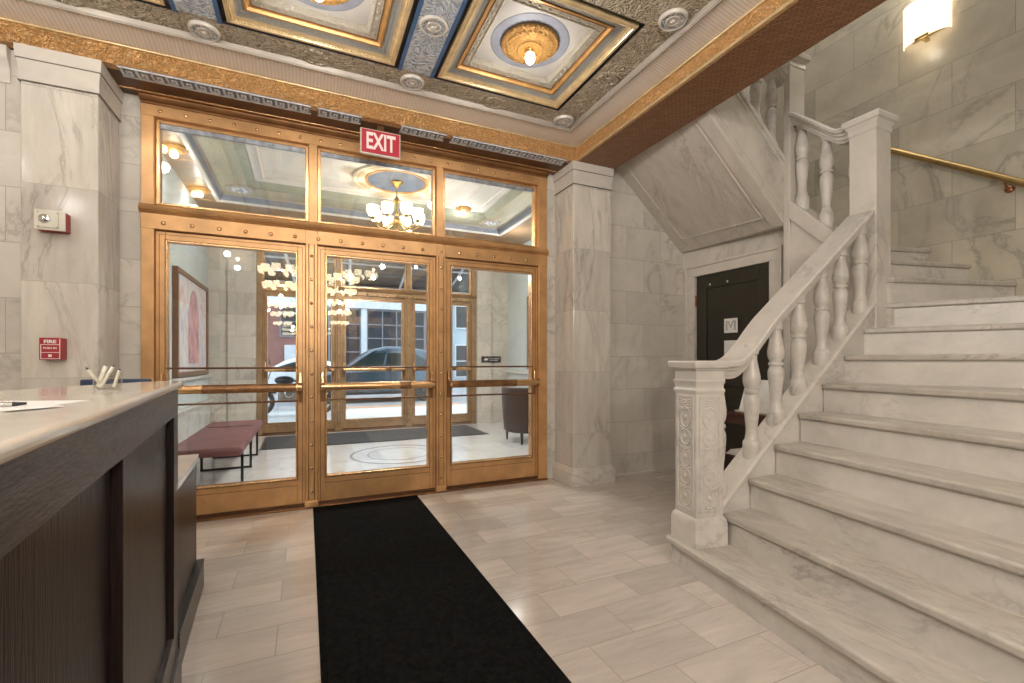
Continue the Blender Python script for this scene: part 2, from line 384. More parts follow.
def pilaster(name, x0, x1, label, base=True):
    r = sroot(name, label, 'pilaster', ((x0+x1)/2, 4.0, 0)); y0, y1 = 3.89, 4.268
    build('shaft', MB().box(x0, x1, y0, y1, .0, 3.02), M['pil'], r, .006)
    # capital: path clockwise seen from above so the left side of the path faces out
    path = [(x0, y1, 0), (x0, y0, 0), (x1, y0, 0), (x1, y1, 0)]
    prof = [(0,3.02),(-.006,3.02),(-.009,3.045),(-.007,3.07),(-.009,3.11),(-.015,3.15),(-.015,3.158),(-.018,3.16),(-.020,3.175),(-.023,3.238),(0,3.238)]
    build('capital', MB().sweep(prof, path), M['cap'], r, smooth=35)
    build('joint_lines', MB().sweep([(-.007,3.017),(-.0105,3.017),(-.0105,3.023),(-.007,3.023)], path).sweep([(-.014,3.152),(-.0185,3.152),(-.0185,3.158),(-.014,3.158)], path), M['joint'], r, label='dark joint lines')
    build('capital_core', MB().box(x0, x1, y0, y1, 3.02, 3.238), M['cap'], r)
    if base:
        prof = [(0,.0),(-.034,.0),(-.035,.10),(-.03,.115),(-.033,.125),(-.026,.145),(-.012,.15),(-.01,.165),(0,.175)]
        build('base_moulding', MB().sweep(prof, path), M['cap'], r, smooth=35)
    return r
pilaster('pilaster_left', -1.64, -1.258, 'pale marble pilaster carrying the two red fire alarm boxes')
pilaster('pilaster_right', 2.43, 2.88, 'pale marble pilaster between the bronze doors and the stairs')
# wall capital run left of the left pilaster
struct('trim_1', MB().sweep([(0,3.02),(-.008,3.02),(-.012,3.045),(-.01,3.07),(-.014,3.11),(-.03,3.15),(-.038,3.16),(-.045,3.175),(-.052,3.238),(0,3.238)], [(-4.2,3.975,0),(-1.72,3.975,0)]), M['cap'], 0, 35, 'moulded marble cornice left of the left pilaster', 'cornice')

# --- ceiling field with coffer openings
CX = [-2.72, -1.327, .066, 1.46]; CY = [2.92, 1.53, .14, -1.25, -2.64]; HF = .563
def ceiling_field():
    mb = MB(); xs = [-4.2]; ys = [-24]
    for x in CX: xs += [x-HF, x+HF]
    xs += [2.52]
    for y in sorted(CY): ys += [y-HF, y+HF]
    ys += [3.95]
    hole = lambda i, j: i % 2 == 1 and j % 2 == 1
    for i in range(len(xs)-1):
        for j in range(len(ys)-1):
            if not hole(i, j): mb.box(xs[i], xs[i+1], ys[j], ys[j+1], ZC, ZC+.03)
    return mb
struct('ceiling', ceiling_field(), M['ceil'], label='stencilled olive and gold coffered lobby ceiling', cat='ceiling')
struct('ceiling_deck', MB().box(-4.2, 2.52, -24, 3.95, 3.66, 3.72), M['white'], label='slab above the coffers', cat='ceiling')
# relief strips between neighbouring coffers (run front to back)
for k, (a, b) in enumerate(zip(CX[:-1], CX[1:])):
    sr = struct('trim_%d' % (k+2), MB().box(a+HF+.025, b-HF-.025, -3.3, 3.46, ZC-.006, ZC), M['strip'],
           label=['relief strip at the far left of the ceiling', 'relief strip left of the middle ceiling coffer', 'blue grey relief strip between the two lit ceiling coffers'][k], cat='ceiling strip')
    build('blue_edge', MB().box(a+HF+.0, a+HF+.026, -3.3, 3.485, ZC-.007, ZC+.02).box(b-HF-.026, b-HF, -3.3, 3.485, ZC-.007, ZC+.02), M['blue'], sr, label='deep blue painted edges')
# gold band + crown, back and right
gb = MB().box(-4.2, XG, YG, 3.95, ZB, 3.385)
r = sroot('trim_5', 'gilded relief band under the crown along the door wall', 'gilded band', (0, YG, ZB))
build('band', gb, M['gold_band'], r)
build('bead', MB().tube([(-4.2, YG-.004, 3.372), (XG, YG-.004, 3.372)], .008, 8), M['goldp'], r, smooth=50, label='plain lighter gold bead')
r = sroot('trim_6', 'gilded relief band along the side of the brown beam', 'gilded band', (XG, 0, ZB))
build('band', MB().box(XG, XG+.02, -24, 3.95, ZB-.0005, 3.385), M['gold_band'], r)
build('bead', MB().tube([(XG-.004, -4.6, 3.372), (XG-.004, YG, 3.372)], .010, 8).box(XG-.006, XG, -4.6, YG, ZB, ZB+.02), M['goldp'], r, smooth=50, label='plain lighter gold bead')
def crown_prof():
    pr = [(0, 3.385)]
    for i in range(9):
        t = i/8; pr.append((.010+.178*t, 3.388+.03*math.sin(t*math.pi/2)**1.5))
    return pr
def miter_crown(ax, mat, name, label):
    """cove + bead; offset measured from the gold face, mitred at the corner"""
    r = sroot(name, label, 'crown moulding', (0, 3.7, 3.4)); pr = crown_prof(); mb = MB(); up = MB(); bd = MB()
    def pt(o, z, far): 
        if ax == 'x': return (-4.2 if far else XG-o, YG-o, z)
        return (XG-o, -4.6 if far else YG-o, z)
    def run(m, prof):
        vs = []; fs = []
        for o, z in prof: vs += [pt(o, z, False), pt(o, z, True)]
        for k in range(len(prof)-1): fs.append((2*k, 2*k+1, 2*k+3, 2*k+2))
        m.add(vs, fs)
    run(mb, pr)
    run(up, [(.196, 3.420), (.202, 3.434), (.207, 3.4505)])
    bd.tube([pt(.188, 3.416, False), pt(.188, 3.416, True)], .0075, 8)
    n = 420 if ax == 'x' else 420
    build('cove', mb, mat, r, smooth=60); build('upper_fillet', up, M['ropeb'], r, smooth=50)
    build('rope_bead', bd, M['ropeb'], r, smooth=60, label='thin light rope bead')
miter_crown('x', M['flute_x'], 'trim_7', 'fluted crown moulding along the door wall')
miter_crown('y', M['flute_y'], 'trim_8', 'fluted crown moulding along the beam side')
# beam
struct('beam', MB().box(XG+.02, 2.92, -24, 4.01, ZB, 3.262), M['weave'], label='brown woven-patterned soffit of the ceiling beam by the stairs', cat='beam')
# soffit above the doors with key pattern and bronze cornice
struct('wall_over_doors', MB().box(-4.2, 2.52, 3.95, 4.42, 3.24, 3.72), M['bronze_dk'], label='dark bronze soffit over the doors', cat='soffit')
r = sroot('trim_9', 'silvered key pattern frieze on the soffit over the doors', 'key pattern', (.6, 3.93, ZB))
mb = MB(); bs = MB()
for xa, xb in ((-1.16, .035), (.085, .415), (.735, 1.125), (1.185, 2.36)):
    bs.box(xa, xb, 3.884, 4.012, ZB-.003, ZB+.001)
    mb.box(xa, xb, 3.886, 3.898, ZB-.009, ZB-.003).box(xa, xb, 3.998, 4.010, ZB-.009, ZB-.003)
    nk = round((xb-xa)/.085); st = (xb-xa)/nk
    for q in range(nk):   # one meander per step
        a = xa+q*st; w_ = st*.16
        mb.box(a+.06*st, a+.06*st+w_, 3.898, 3.985, ZB-.009, ZB-.003).box(a+.06*st, a+.80*st, 3.974, 3.987, ZB-.009, ZB-.003)
        mb.box(a+.80*st-w_, a+.80*st, 3.925, 3.974, ZB-.009, ZB-.003).box(a+.40*st, a+.80*st-w_, 3.925, 3.938, ZB-.009, ZB-.003)
        mb.box(a+.40*st, a+.40*st+w_*.8, 3.938, 3.958, ZB-.009, ZB-.003)
build('key_ground', bs, M['bluegrey'], r, label='blue grey ground')
build('key_pattern', mb, M['key'], r)
pr = [(0, 3.175), (-.012, 3.185), (-.018, 3.2), (-.045, 3.206), (-.06, 3.222), (-.062, 3.23), (-.085, 3.234), (-.088, 3.24), (0, 3.24)]
r = sroot('trim_10', 'dark bronze cornice directly over the transom windows', 'cornice', (.6, 4.2, 3.2))
build('cornice', MB().sweep(pr, [(-1.13, 4.26, 0), (2.33, 4.26, 0)]), M['bronze_mid'], r, smooth=35)
build('bright_bead', MB().tube([(-1.23, 4.165, 3.237), (2.43, 4.165, 3.237)], .008, 8), M['bronze_hi'], r, smooth=60, label='thin bright bronze bead')

# --- coffers
def coffer(n, cx, cy, label):
    r = sroot('coffer', label, 'ceiling coffer', (cx, cy, ZC)); h = HF
    sq = lambda: [(cx-h, cy-h, ZC), (cx+h, cy-h, ZC), (cx+h, cy+h, ZC), (cx-h, cy+h, ZC)]
    # path is anticlockwise: left is inward
    def band(nm, prof, mat, lab=None): build(nm, MB().sweep(prof, sq(), closed=True), mat, r, smooth=35, label=lab)
    band('dark_reveal', [(0, -.001), (.002, .022), (.034, .022)], M['gap_shade'], 'recessed gap coloured as dark shadow')  # near-black colour paints the shadow inside the recess
    band('gold_moulding', [(.030, .05), (.030, -.004), (.038, -.010), (.052, -.008), (.06, .004), (.066, .002), (.075, .010), (.088, .016)], M['goldp'], 'gold outer moulding')
    band('beaded_moulding', [(.088, .016), (.1, .020), (.118, .034), (.14, .036)], M['beaded'], 'grey beaded moulding')
    band('orange_moulding', [(.14, .036), (.142, .028), (.155, .028), (.162, .044), (.178, .05)], M['goldo'], 'orange gold moulding')
    band('carved_moulding', [(.178, .05), (.186, .046), (.222, .05)], M['carved'], 'cream carved moulding')
    band('inner_bead', [(.222, .05), (.226, .044), (.236, .046), (.243, .058), (.252, .08)], M['carved'], 'cream inner bead')
    def ring_of(off, z, rad, step, sc=(1, 1, .8)):
        m = MB(); q = h-off; n = max(4, round(2*q/step))
        for i in range(n):
            u = -q+2*q*(i+.5)/n
            for X, Y in ((u, -q), (u, q), (-q, u), (q, u)): m.sphere((cx+X, cy+Y, ZC+z), rad, 6, sc)
        return m
    build('bead_row', ring_of(.112, .028, .010, .026), M['beaded'], r, smooth=90, label='row of grey beads')
    build('rope_row', ring_of(.062, .000, .007, .018), M['goldp'], r, smooth=90, label='gold rope row')
    build('rosette_row', ring_of(.204, .045, .013, .072, (1, 1, .6)), M['carved'], r, smooth=90, label='row of small carved rosettes')
    build('dark_line', MB().sweep([(.139, .034), (.139, .031), (.1435, .031), (.1435, .034)], sq(), closed=True).sweep([(.177, .048), (.177, .044), (.181, .044), (.181, .048)], sq(), closed=True), M['bronze_mid'], r, label='thin dark lines')
    k = h-.25
    build('panel', MB().box(cx-k, cx+k, cy-k, cy+k, ZC+.078, ZC+.09), M['panelw'], r, label='pale flat panel')
    build('shadow_disc', MB().lathe([(0, .0755), (.275, .0755), (.285, .0785)], (cx, cy, ZC), 48, caps=False), M['discgrey'], r, label='blue grey disc toned like a soft shadow')  # disc colour imitates the soft shadow around the lamp plate
    return r
names = {(1,0): 'coffer at the top edge of the picture, left of the middle one', (2,0): 'middle ceiling coffer, cut by the top edge of the picture', (3,0): 'ceiling coffer on the right with its whole gilded frame in view', (0,0): 'ceiling coffer at the far left above the desk'}
proto = None
for i, x in enumerate(CX):
    for j, y in enumerate(CY):
        lab = names.get((i, j), 'ceiling coffer %s from the beam, %s row from the doors' % (['fourth', 'third', 'second', 'nearest'][i], 'first second third fourth fifth'.split()[j]))
        if proto is None: proto = coffer(0, x, y, lab)
        else: dup(proto, (x, y, ZC), lab)
# --- coffer lamps: gilded plate, bulb
def coffer_lamp(cx, cy):
    z = ZC+.075; r = root('ceiling_light', 'x', 'ceiling light', (cx, cy, z), 'gilded coffer lamps')
    pr = [(.0, -.055), (.05, -.052), (.078, -.046), (.082, -.04), (.088, -.052), (.12, -.05), (.15, -.04), (.178, -.03), (.186, -.022), (.196, -.024), (.2, -.014), (.196, 0), (0, 0)]
    build('ceiling_plate', MB().lathe(pr, (cx, cy, z), 40), M['plate'], r, smooth=40)
    m = MB().tube([(cx+.085*math.cos(q*math.pi/16), cy+.085*math.sin(q*math.pi/16), z-.052) for q in range(32)], .009, 8, True)
    for q in range(28): m.sphere((cx+.158*math.cos(q*math.pi/14), cy+.158*math.sin(q*math.pi/14), z-.036), .014, 8, (1, 1, .7))
    for q in range(36): m.sphere((cx+.197*math.cos(q*math.pi/18), cy+.197*math.sin(q*math.pi/18), z-.016), .012, 8, (1, 1, .7))
    build('beaded_rings', m, M['plate'], r, smooth=80)
    build('socket', MB().lathe([(.0, -.075), (.022, -.075), (.026, -.05), (.03, -.045)], (cx, cy, z), 16, caps=False), M['brass'], r, smooth=40)
    build('bulb', MB().sphere((cx, cy, z-.107), .036, 16, (1, 1, 1.22)), M['bulb'], r, smooth=180)
    return r
lp = None
lamp_names = {(1,0): 'lit gilded lamp in the coffer over the desk', (2,0): 'lit gilded lamp cut off by the top edge of the picture', (3,0): 'lit round gilded lamp in the ceiling coffer right of the exit sign'}
for i, x in enumerate(CX):
    for j, y in enumerate(CY):
        if True:
            lab = lamp_names.get((i, j), 'lit gilded lamp in the ceiling coffer %s from the beam, %s row from the doors' % (['fourth', 'third', 'second', 'nearest'][i], 'first second third fourth fifth'.split()[j]))
            if lp is None: lp = coffer_lamp(x, y); lp['label'] = lab
            else: dup(lp, (x, y, ZC+.075), lab)
        light('coffer_lamp_light', 'POINT', (x, y, ZC-.22), LAMP, WARM, .05)
# --- ceiling rosettes
def rosette(cx, cy, rr=.092):
    r = root('ceiling_rosette', 'x', 'ceiling rosette', (cx, cy, ZC), 'plaster rosettes on the coffered ceiling')
    pr = [(0, -.030), (.014, -.028), (.02, -.018), (.03, -.015), (.036, -.022), (.05, -.022), (.056, -.014), (.078, -.016), (.085, -.024), (.096, -.02), (.1, -.007), (.1, 0)]
    build('disc', MB().lathe([(a*rr/.1, b) for a, b in pr], (cx, cy, ZC), 32, caps=False), M['silver'], r, smooth=50)
    mb = MB()
    for k in range(16):
        t = k*math.pi/8; mb.sphere((cx+.067*rr/.1*math.cos(t), cy+.067*rr/.1*math.sin(t), ZC-.016), .011, 8, (1,1,.6))
    build('petal_ring', mb, M['strip'], r, smooth=90)
    return r
rp = None
for (x, y, lab) in ((-.617, 3.605, 'grey plaster rosette on the ceiling left of the middle coffer'), (.76, 3.59, 'grey plaster rosette at the crown below the relief strip between the two lit coffers'), (2.145, 3.603, 'grey plaster rosette in the ceiling corner above the right pilaster'),
                    (2.15, 2.245, 'grey plaster rosette beside the beam crown near the top of the picture'), (.76, 2.93, 'grey rosette in the middle of the relief strip between the two lit coffers'), (-2.02, 3.605, 'grey rosette at the far left of the ceiling'), (.76, 2.245, 'grey rosette on the strip at the top edge of the picture')):
    if rp is None: rp = rosette(x, y); rp['label'] = lab
    else: dup(rp, (x, y, ZC), lab)
for (x, y, lab) in ((.066, 3.60, 'faint flat rosette below the middle coffer'), (1.46, 3.60, 'faint flat rosette below the right coffer'), (2.15, 2.93, 'faint flat rosette right of the right coffer'), (-1.327, 3.60, 'faint flat rosette at the upper left of the ceiling')):
    tag(build('flat_rosette', MB().lathe([(0, -.012), (.02, -.012), (.025, -.006), (.06, -.006), (.066, -.011), (.085, -.01), (.09, 0)], (x, y, ZC), 28, caps=False), M['ceil'], None, smooth=40, at=None), lab, 'ceiling rosette', 'faint rosettes on the ceiling border')

# ================================================================== BRONZE DOOR WALLS
def door_wall(prefix, Y, jl, jr, doors, mulls, trans, tmulls, zg0, zg1, zh0, zh1, zt0, zt1, ztop, label, barz, studs=True, nd=0, names=None, tnames=None):
    """doors: (x0,x1) of each leaf; trans: (x0,x1) of each transom pane"""
    fr = sroot('trim_%d' % prefix, label, 'door surround', ((jl[0]+jr[1])/2, Y, 0)); B = M['bronze'] if nd == 0 else M['bronze_shaded']
    for a, b in (jl, jr):
        m = MB().box(a, b, Y-.03, Y+.12, 0, ztop)
        build('jamb', m, B, fr, .004)
    for a, b in mulls:
        m = MB().box(a, b, Y-.038, Y+.119, .0, zh1-.002); c = (a+b)/2
        m.box(c-.02, c+.02, Y-.046, Y-.038, .08, zh0)
        gm = MB().box(c-.026, c-.021, Y-.039, Y-.03, .07, zh0).box(c+.021, c+.026, Y-.039, Y-.03, .07, zh0)
        z = .14
        sm = MB()
        while studs and z < zh0-.05: sm.sphere((c, Y-.046, z), .0145, 10, (1, .6, 1)); z += .2
        ml = build('mullion', m, B, fr, .004); build('groove_lines', gm, M['bronze_dk'], ml, label='dark groove lines')
        build('studs', sm, M['bronze_hi'], ml, smooth=80, label='row of small bright studs')
        build('mullion_foot', MB().box(a-.008, b+.008, Y-.05, Y+.12, 0, .06), B, fr, .004)
    for a, b in tmulls:
        build('transom_mullion', MB().box(a, b, Y-.03, Y+.115, zt0-.02, ztop-.004), B, fr, .004)
    m = MB().box(jl[0]-.002, jr[1]+.002, Y-.034, Y+.118, zh0, zh1)
    if studs:
        x = jl[0]+.14
        sm = MB()
        while x < jr[1]-.1: sm.sphere((x, Y-.034, (zh0+zh1)/2-.01), .017, 10, (1, .6, 1)); x += .18
    hd = build('header', m, B, fr, .003)
    if studs: build('studs', sm, M['bronze_hi'], hd, smooth=80, label='row of small bright studs')
    x0, x1 = jl[0]-.01, jr[1]+.01
    build('ledge', MB().sweep([(0, zh1), (-.035, zh1), (-.045, zh1+.008), (-.035, zh1+.018), (-.05, zh1+.022), (-.058, zh1+.034), (-.05, zh1+.048), (-.03, zh1+.054), (-.034, zh1+.066), (-.02, zt0-.012), (0, zt0-.01)], [(x0, Y, 0), (x1, Y, 0)]).box(x0, x1, Y, Y+.12, zh1, zt0-.01), B, fr, smooth=30)
    m = MB().box(jl[0]-.002, jr[1]+.002, Y-.034, Y+.118, zt1, ztop+.002)
    x = jl[0]+.12
    sm = MB()
    while x < jr[1]-.05: sm.sphere((x, Y-.034, (zt1+ztop)/2), .014, 10, (1, .6, 1)); x += .16
    tr = build('top_rail', m, B, fr, .004); build('studs', sm, M['bronze_hi'], tr, smooth=80, label='row of small bright studs')
    build('threshold', MB().box(jl[0], jr[1], Y-.05, Y+.13, 0, .016), M['bronze_mid'], fr, .003)
    for k, (a, b) in enumerate(trans):
        w = sroot('window_%d' % (nd+k+1), tnames[k], 'transom window', ((a+b)/2, Y, zt0))
        fx = MB(); e = .028
        fx.box(a, a+e, Y+.01, Y+.08, zt0-.012, zt1+.002).box(b-e, b, Y+.01, Y+.08, zt0-.012, zt1+.002).box(a+e, b-e, Y+.01, Y+.08, zt1-e, zt1+.002).box(a+e, b-e, Y+.01, Y+.08, zt0-.012, zt0+.012)
        build('window_frame', fx, M['bronze_hi'], w, .004)
        build('pane', MB().box(a+e-.004, b-e+.004, Y+.042, Y+.048, zt0, zt1-e+.004), M['glass'], w)
        build('lead_strip', MB().box(a+e, b-e, Y+.02, Y+.041, zt1-e-.035, zt1-e), M['lead'], w, label='blue grey strip along the top of the pane')
    for k, (a, b) in enumerate(doors):
        d = sroot('door_%d' % (nd+k+1), names[k], 'door', ((a+b)/2, Y, 0)); st = .062; zb = .022; zt = zh0-.006
        m = MB().box(a, a+st, Y, Y+.05, zb, zt).box(b-st, b, Y, Y+.05, zb, zt).box(a+st, b-st, Y, Y+.05, zg1, zt).box(a+st, b-st, Y, Y+.05, zb, zg0)
        build('door_frame', m, B, d, .004)
        g = .014; i0, i1 = a+st, b-st; q = .005
        m = MB().box(i0-q, i0, Y-.002, Y+.004, zg0-q, zg1+q).box(i1, i1+q, Y-.002, Y+.004, zg0-q, zg1+q).box(i0, i1, Y-.002, Y+.004, zg1, zg1+q).box(i0, i1, Y-.002, Y+.004, zg0-q, zg0)
        m.box(a-.006, a+.001, Y+.004, Y+.03, zb, zt).box(b-.001, b+.006, Y+.004, Y+.03, zb, zt).box(a, b, Y+.004, Y+.03, zt-.001, zt+.006)
        m.box(a+.022, a+.026, Y-.0015, Y+.004, zb+.02, zt-.022).box(b-.026, b-.022, Y-.0015, Y+.004, zb+.02, zt-.022).box(a+.022, b-.022, Y-.0015, Y+.004, zt-.026, zt-.022)
        m.box(i0, i1, Y-.0015, Y+.004, zg0-.052, zg0-.048).box(a, b, Y-.004, Y+.004, zb, zb+.02)
        build('groove_lines', m, M['bronze_dk'], d, label='dark groove lines')
        m = MB().box(i0, i0+g, Y-.008, Y+.058, zg0, zg1).box(i1-g, i1, Y-.008, Y+.058, zg0, zg1).box(i0+g, i1-g, Y-.008, Y+.058, zg1-g, zg1).box(i0+g, i1-g, Y-.008, Y+.058, zg0, zg0+g)
        build('glazing_bead', m, M['bronze_hi'], d, .003)
        build('pane', MB().box(i0+.005, i1-.005, Y+.022, Y+.028, zg0+.005, zg1-.005), M['glass'], d)
        for dz in ((.163, -.118) if nd == 0 else ()):
            build('cross_rod', MB().tube([(i0, Y-.002, barz+dz), (i1, Y-.002, barz+dz)], .008, 8), M['bronze_dk'], d, smooth=60, label='thin dark rod across the glass')
        yb = Y-.085
        # push bar: a flattened tube on two lever brackets
        def bar(x0, x1, r0): 
            mm = MB(); sec = [(math.cos(t*math.pi/8)*r0*.72, math.sin(t*math.pi/8)*r0) for t in range(16)]
            mm.add([(x0, yb+p, barz+q) for p, q in sec]+[(x1, yb+p, barz+q) for p, q in sec], [list(range(16)), list(range(31, 15, -1))]+[(i, (i+1)%16, 16+(i+1)%16, 16+i) for i in range(16)]); return mm
        pb = build('push_bar', bar(a+.03, b-.03, .033), M['bronze_hi'], d, smooth=60)
        u0, u1 = [(.30, .93), (.66, .76), (.05, .72)][k]
        build('touch_pad', bar(a+(b-a)*u0, a+(b-a)*u1, .035), M['pad'], pb, smooth=60, label='darker stretch of the bar')  # one stretch of each bar in darker bronze
        for x in (a+.04, b-.04):
            build('bracket', MB().box(x-.016, x+.016, yb-.02, Y, barz-.036, barz+.036).box(x-.013, x+.013, Y-.018, Y, barz-.13, barz+.12), M['bronze_mid'], pb, .004)
            build('lever', MB().prism([(x-.012, Y-.03, barz+.03), (x+.012, Y-.03, barz+.03), (x+.008, Y-.02, barz+.125), (x-.008, Y-.02, barz+.125)], (0, .014, 0)), M['bronze_hi'], pb, .003)
    return fr
door_wall(11, 4.27, (-1.125, -1.045), (2.222, 2.322), [(-1.043, -.004), (.089, 1.126), (1.214, 2.220)], [(-.004, .089), (1.126, 1.214)],
          [(-1.045, .022), (.089, 1.130), (1.196, 2.222)], [(.022, .089), (1.130, 1.196)], .245, 2.175, 2.246, 2.362, 2.452, 3.095, 3.178,
          'gilded bronze surround of the three inner lobby doors', 1.03, True, 0,
          ['left inner bronze and glass door beside the desk', 'middle inner bronze and glass door at the head of the black rug', 'right inner bronze and glass door beside the marble pilaster'],
          ['left transom window over the inner doors', 'middle transom window below the exit sign', 'right transom window next to the marble pilaster'])
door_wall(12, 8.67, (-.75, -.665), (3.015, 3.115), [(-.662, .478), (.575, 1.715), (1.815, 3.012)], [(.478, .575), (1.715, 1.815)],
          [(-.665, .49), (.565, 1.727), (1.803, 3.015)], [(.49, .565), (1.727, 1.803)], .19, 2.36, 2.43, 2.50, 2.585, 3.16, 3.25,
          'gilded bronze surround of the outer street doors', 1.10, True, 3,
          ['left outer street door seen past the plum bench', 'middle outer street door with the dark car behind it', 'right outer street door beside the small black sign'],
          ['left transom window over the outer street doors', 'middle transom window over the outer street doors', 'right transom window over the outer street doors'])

# exit sign
r = root('exit_sign', 'red and white EXIT sign hanging over the middle inner door', 'exit sign', (.575, 3.98, 3.09))
build('housing', MB().box(.41, .74, 3.97, 4.0, 2.985, 3.195), M['offwhite'], r, .004)
build('face', MB().box(.42, .73, 3.964, 3.97, 2.995, 3.185), M['exitred'], r, label='red sign face')
build('lettering', text_mb('EXIT', .138, .004, face_mat((.575, 3.963, 3.087), (1, 0, 0)), .005, .62), M['exitlet'], r, label='white letters EXIT')
build('hanger', MB().box(.55, .60, 3.975, 3.995, 3.195, 3.24), M['bronze_dk'], r)

# ================================================================== VESTIBULE
V0, V1, VL, VR = 4.42, 8.67, -1.42, 3.80
struct('floor_vestibule', MB().box(-1.6, 4.0, 4.30, 8.80, -.10, -.001), M['vfloor'], label='white marble floor of the vestibule', cat='floor')
ring = MB(); 
for r0, r1 in ((.60, .635), (.40, .412)): ring.lathe([(r0, .0), (r0, .0012), (r1, .0012), (r1, 0)], (1.15, 6.25, 0), 64, caps=False)
struct('floor_inlay', ring, M['inlay'], label='grey ring inlaid in the vestibule floor', cat='floor inlay')
struct('wall_vestibule_left', MB().box(-1.6, VL, 4.42, 8.67, 0, 3.9), M['sage'], label='pale sage left wall of the vestibule', cat='wall')
struct('wall_vestibule_right', MB().box(VR, 4.0, 4.42, 8.67, 0, 3.9), M['sage'], label='pale sage right wall of the vestibule', cat='wall')
struct('wall_street', MB().box(-1.6, -.75, 8.62, 8.86, 0, 3.26).box(-1.15, -.75, 8.58, 8.62, 0, 3.26).box(3.115, 4.0, 8.62, 8.86, 0, 3.26).box(3.115, 3.42, 8.58, 8.62, 0, 3.26), M['wall_x'], .004, label='marble block wall either side of the outer doors', cat='wall')
struct('wall_street_top', MB().box(-1.6, 4.0, 8.64, 8.86, 3.25, 3.9), M['oak'], label='wood coloured cornice wall over the outer doors', cat='wall')
for nm, x0, x1, s_ in (('trim_13', VL, VL+.03, 1), ('trim_14', VR-.03, VR, -1)):
    rr = sroot(nm, 'white marble dado on the %s vestibule wall' % ('left' if s_ > 0 else 'right'), 'dado', (x0, 6.5, 0))
    build('dado_panel', MB().box(x0, x1, 4.43, 8.58, 0, .62), M['sill_marble'], rr)
    build('chair_rail', MB().box(x0-(.03 if s_ < 0 else -.0), x1+(.03 if s_ > 0 else 0)-(0 if s_ > 0 else .0), 4.43, 8.58, 1.0, 1.045), M['sill_marble'], rr, .006)
    build('dado_cap', MB().box(x0-(.06 if s_ < 0 else 0), x1+(.06 if s_ > 0 else 0), 4.43, 8.58, .62, .66), M['sill_marble'], rr, .006)
# vestibule ceiling: soffit border, stencil frieze, white field
ZS, ZF, ZW = 3.50, 3.60, 3.70
ix0, ix1, iy0, iy1 = -1.12, 3.15, 5.0, 7.52
def ringboxes(mb, ox0, ox1, oy0, oy1, x0, x1, y0, y1, z0, z1):
    return mb.box(ox0, x0, oy0, oy1, z0, z1).box(x1, ox1, oy0, oy1, z0, z1).box(x0, x1, oy0, y0, z0, z1).box(x0, x1, y1, oy1, z0, z1)
r = sroot('ceiling_vestibule', 'white vestibule ceiling with an olive stencilled border', 'ceiling', (1.1, 6.4, ZS))
build('border_soffit', ringboxes(MB(), -1.5, 3.9, 4.42, 8.67, ix0, ix1, iy0, iy1, ZS, ZS+.30), M['oak'], r, label='wood coloured border soffit')
def loop(i): return [(ix0+i, iy0+i, 0), (ix1-i, iy0+i, 0), (ix1-i, iy1-i, 0), (ix0+i, iy1-i, 0)]
build('white_edge', MB().sweep([(-.03, ZS-.004), (-.03, ZS-.012), (.012, ZS-.012), (.02, ZS+.01)], loop(0), True), M['white'], r, smooth=30)
build('blue_edge', MB().sweep([(.02, ZS+.01), (.024, ZS+.06), (.04, ZS+.085)], loop(0), True), M['bluegrey'], r, smooth=30)
build('gold_edge', MB().sweep([(.04, ZS+.085), (.045, ZF-.01), (.07, ZF)], loop(0), True), M['carved'], r, smooth=30)
build('frieze', MB().sweep([(.07, ZF), (.40, ZF)], loop(0), True), M['vfrieze'], r)
build('sage_band', MB().sweep([(.40, ZF), (.405, ZF+.02), (.44, ZF+.05), (.47, ZF+.07), (.48, ZW-.01)], loop(0), True), M['oliveg'], r, smooth=30)
build('white_moulding', MB().sweep([(.48, ZW-.01), (.50, ZW-.02), (.53, ZW-.004), (.58, ZW-.004), (.585, ZW-.014), (.61, ZW-.014), (.62, ZW)], loop(0), True), M['white'], r, smooth=30)
build('field', MB().box(ix0+.45, ix1-.45, iy0+.45, iy1-.45, ZW, ZW+.05), M['white'], r)
struct('ceiling_vestibule_deck', MB().box(-1.6, 4.0, 4.3, 8.86, 3.81, 3.9), M['white'], label='slab above the vestibule ceiling', cat='ceiling')
def vest_medallion(x, y, lab):
    r = root('corner_medallion', lab, 'ceiling medallion', (x, y, ZF), 'round medallions in the corners of the vestibule ceiling')
    build('rim', MB().lathe([(.13, -.02), (.15, -.028), (.175, -.02), (.18, 0)], (x, y, ZF), 32, caps=False), M['carved'], r, smooth=40)
    build('disc', MB().lathe([(0, -.018), (.13, -.018)], (x, y, ZF), 32, caps=False), M['paleblue'], r)
    mb = MB()
    for k in range(7): mb.sphere((x+.075*math.cos(k*.9), y+.075*math.sin(k*.9), ZF-.02), .03, 8, (1, 1, .4))
    build('leaves', mb, M['white'], r, smooth=90)
vest_medallion(ix0+.30, iy1-.32, 'pale blue medallion in the vestibule ceiling seen through the left transom')
vest_medallion(ix1-.30, iy1-.32, 'white and blue medallion in the vestibule ceiling seen through the right transom')
r = sroot('trim_15', 'moulded cornice over the outer doors', 'cornice', (1.1, 8.5, 3.3))
build('cornice', MB().sweep([(0, 3.25), (-.05, 3.26), (-.06, 3.29), (-.12, 3.33), (-.13, 3.36), (-.2, 3.42), (-.22, 3.5), (0, 3.5)], [(-1.42, 8.64, 0), (3.8, 8.64, 0)]), M['bronze_mid'], r, smooth=30)
for x, lab in ((-.62, 'pale post on the cornice seen through the left transom'), (2.75, 'pale post on the cornice seen through the right transom')):
    build('post', MB().box(x-.05, x+.05, 8.38, 8.46, 3.26, 3.50), M['cream'], r, .006, label='pale block')
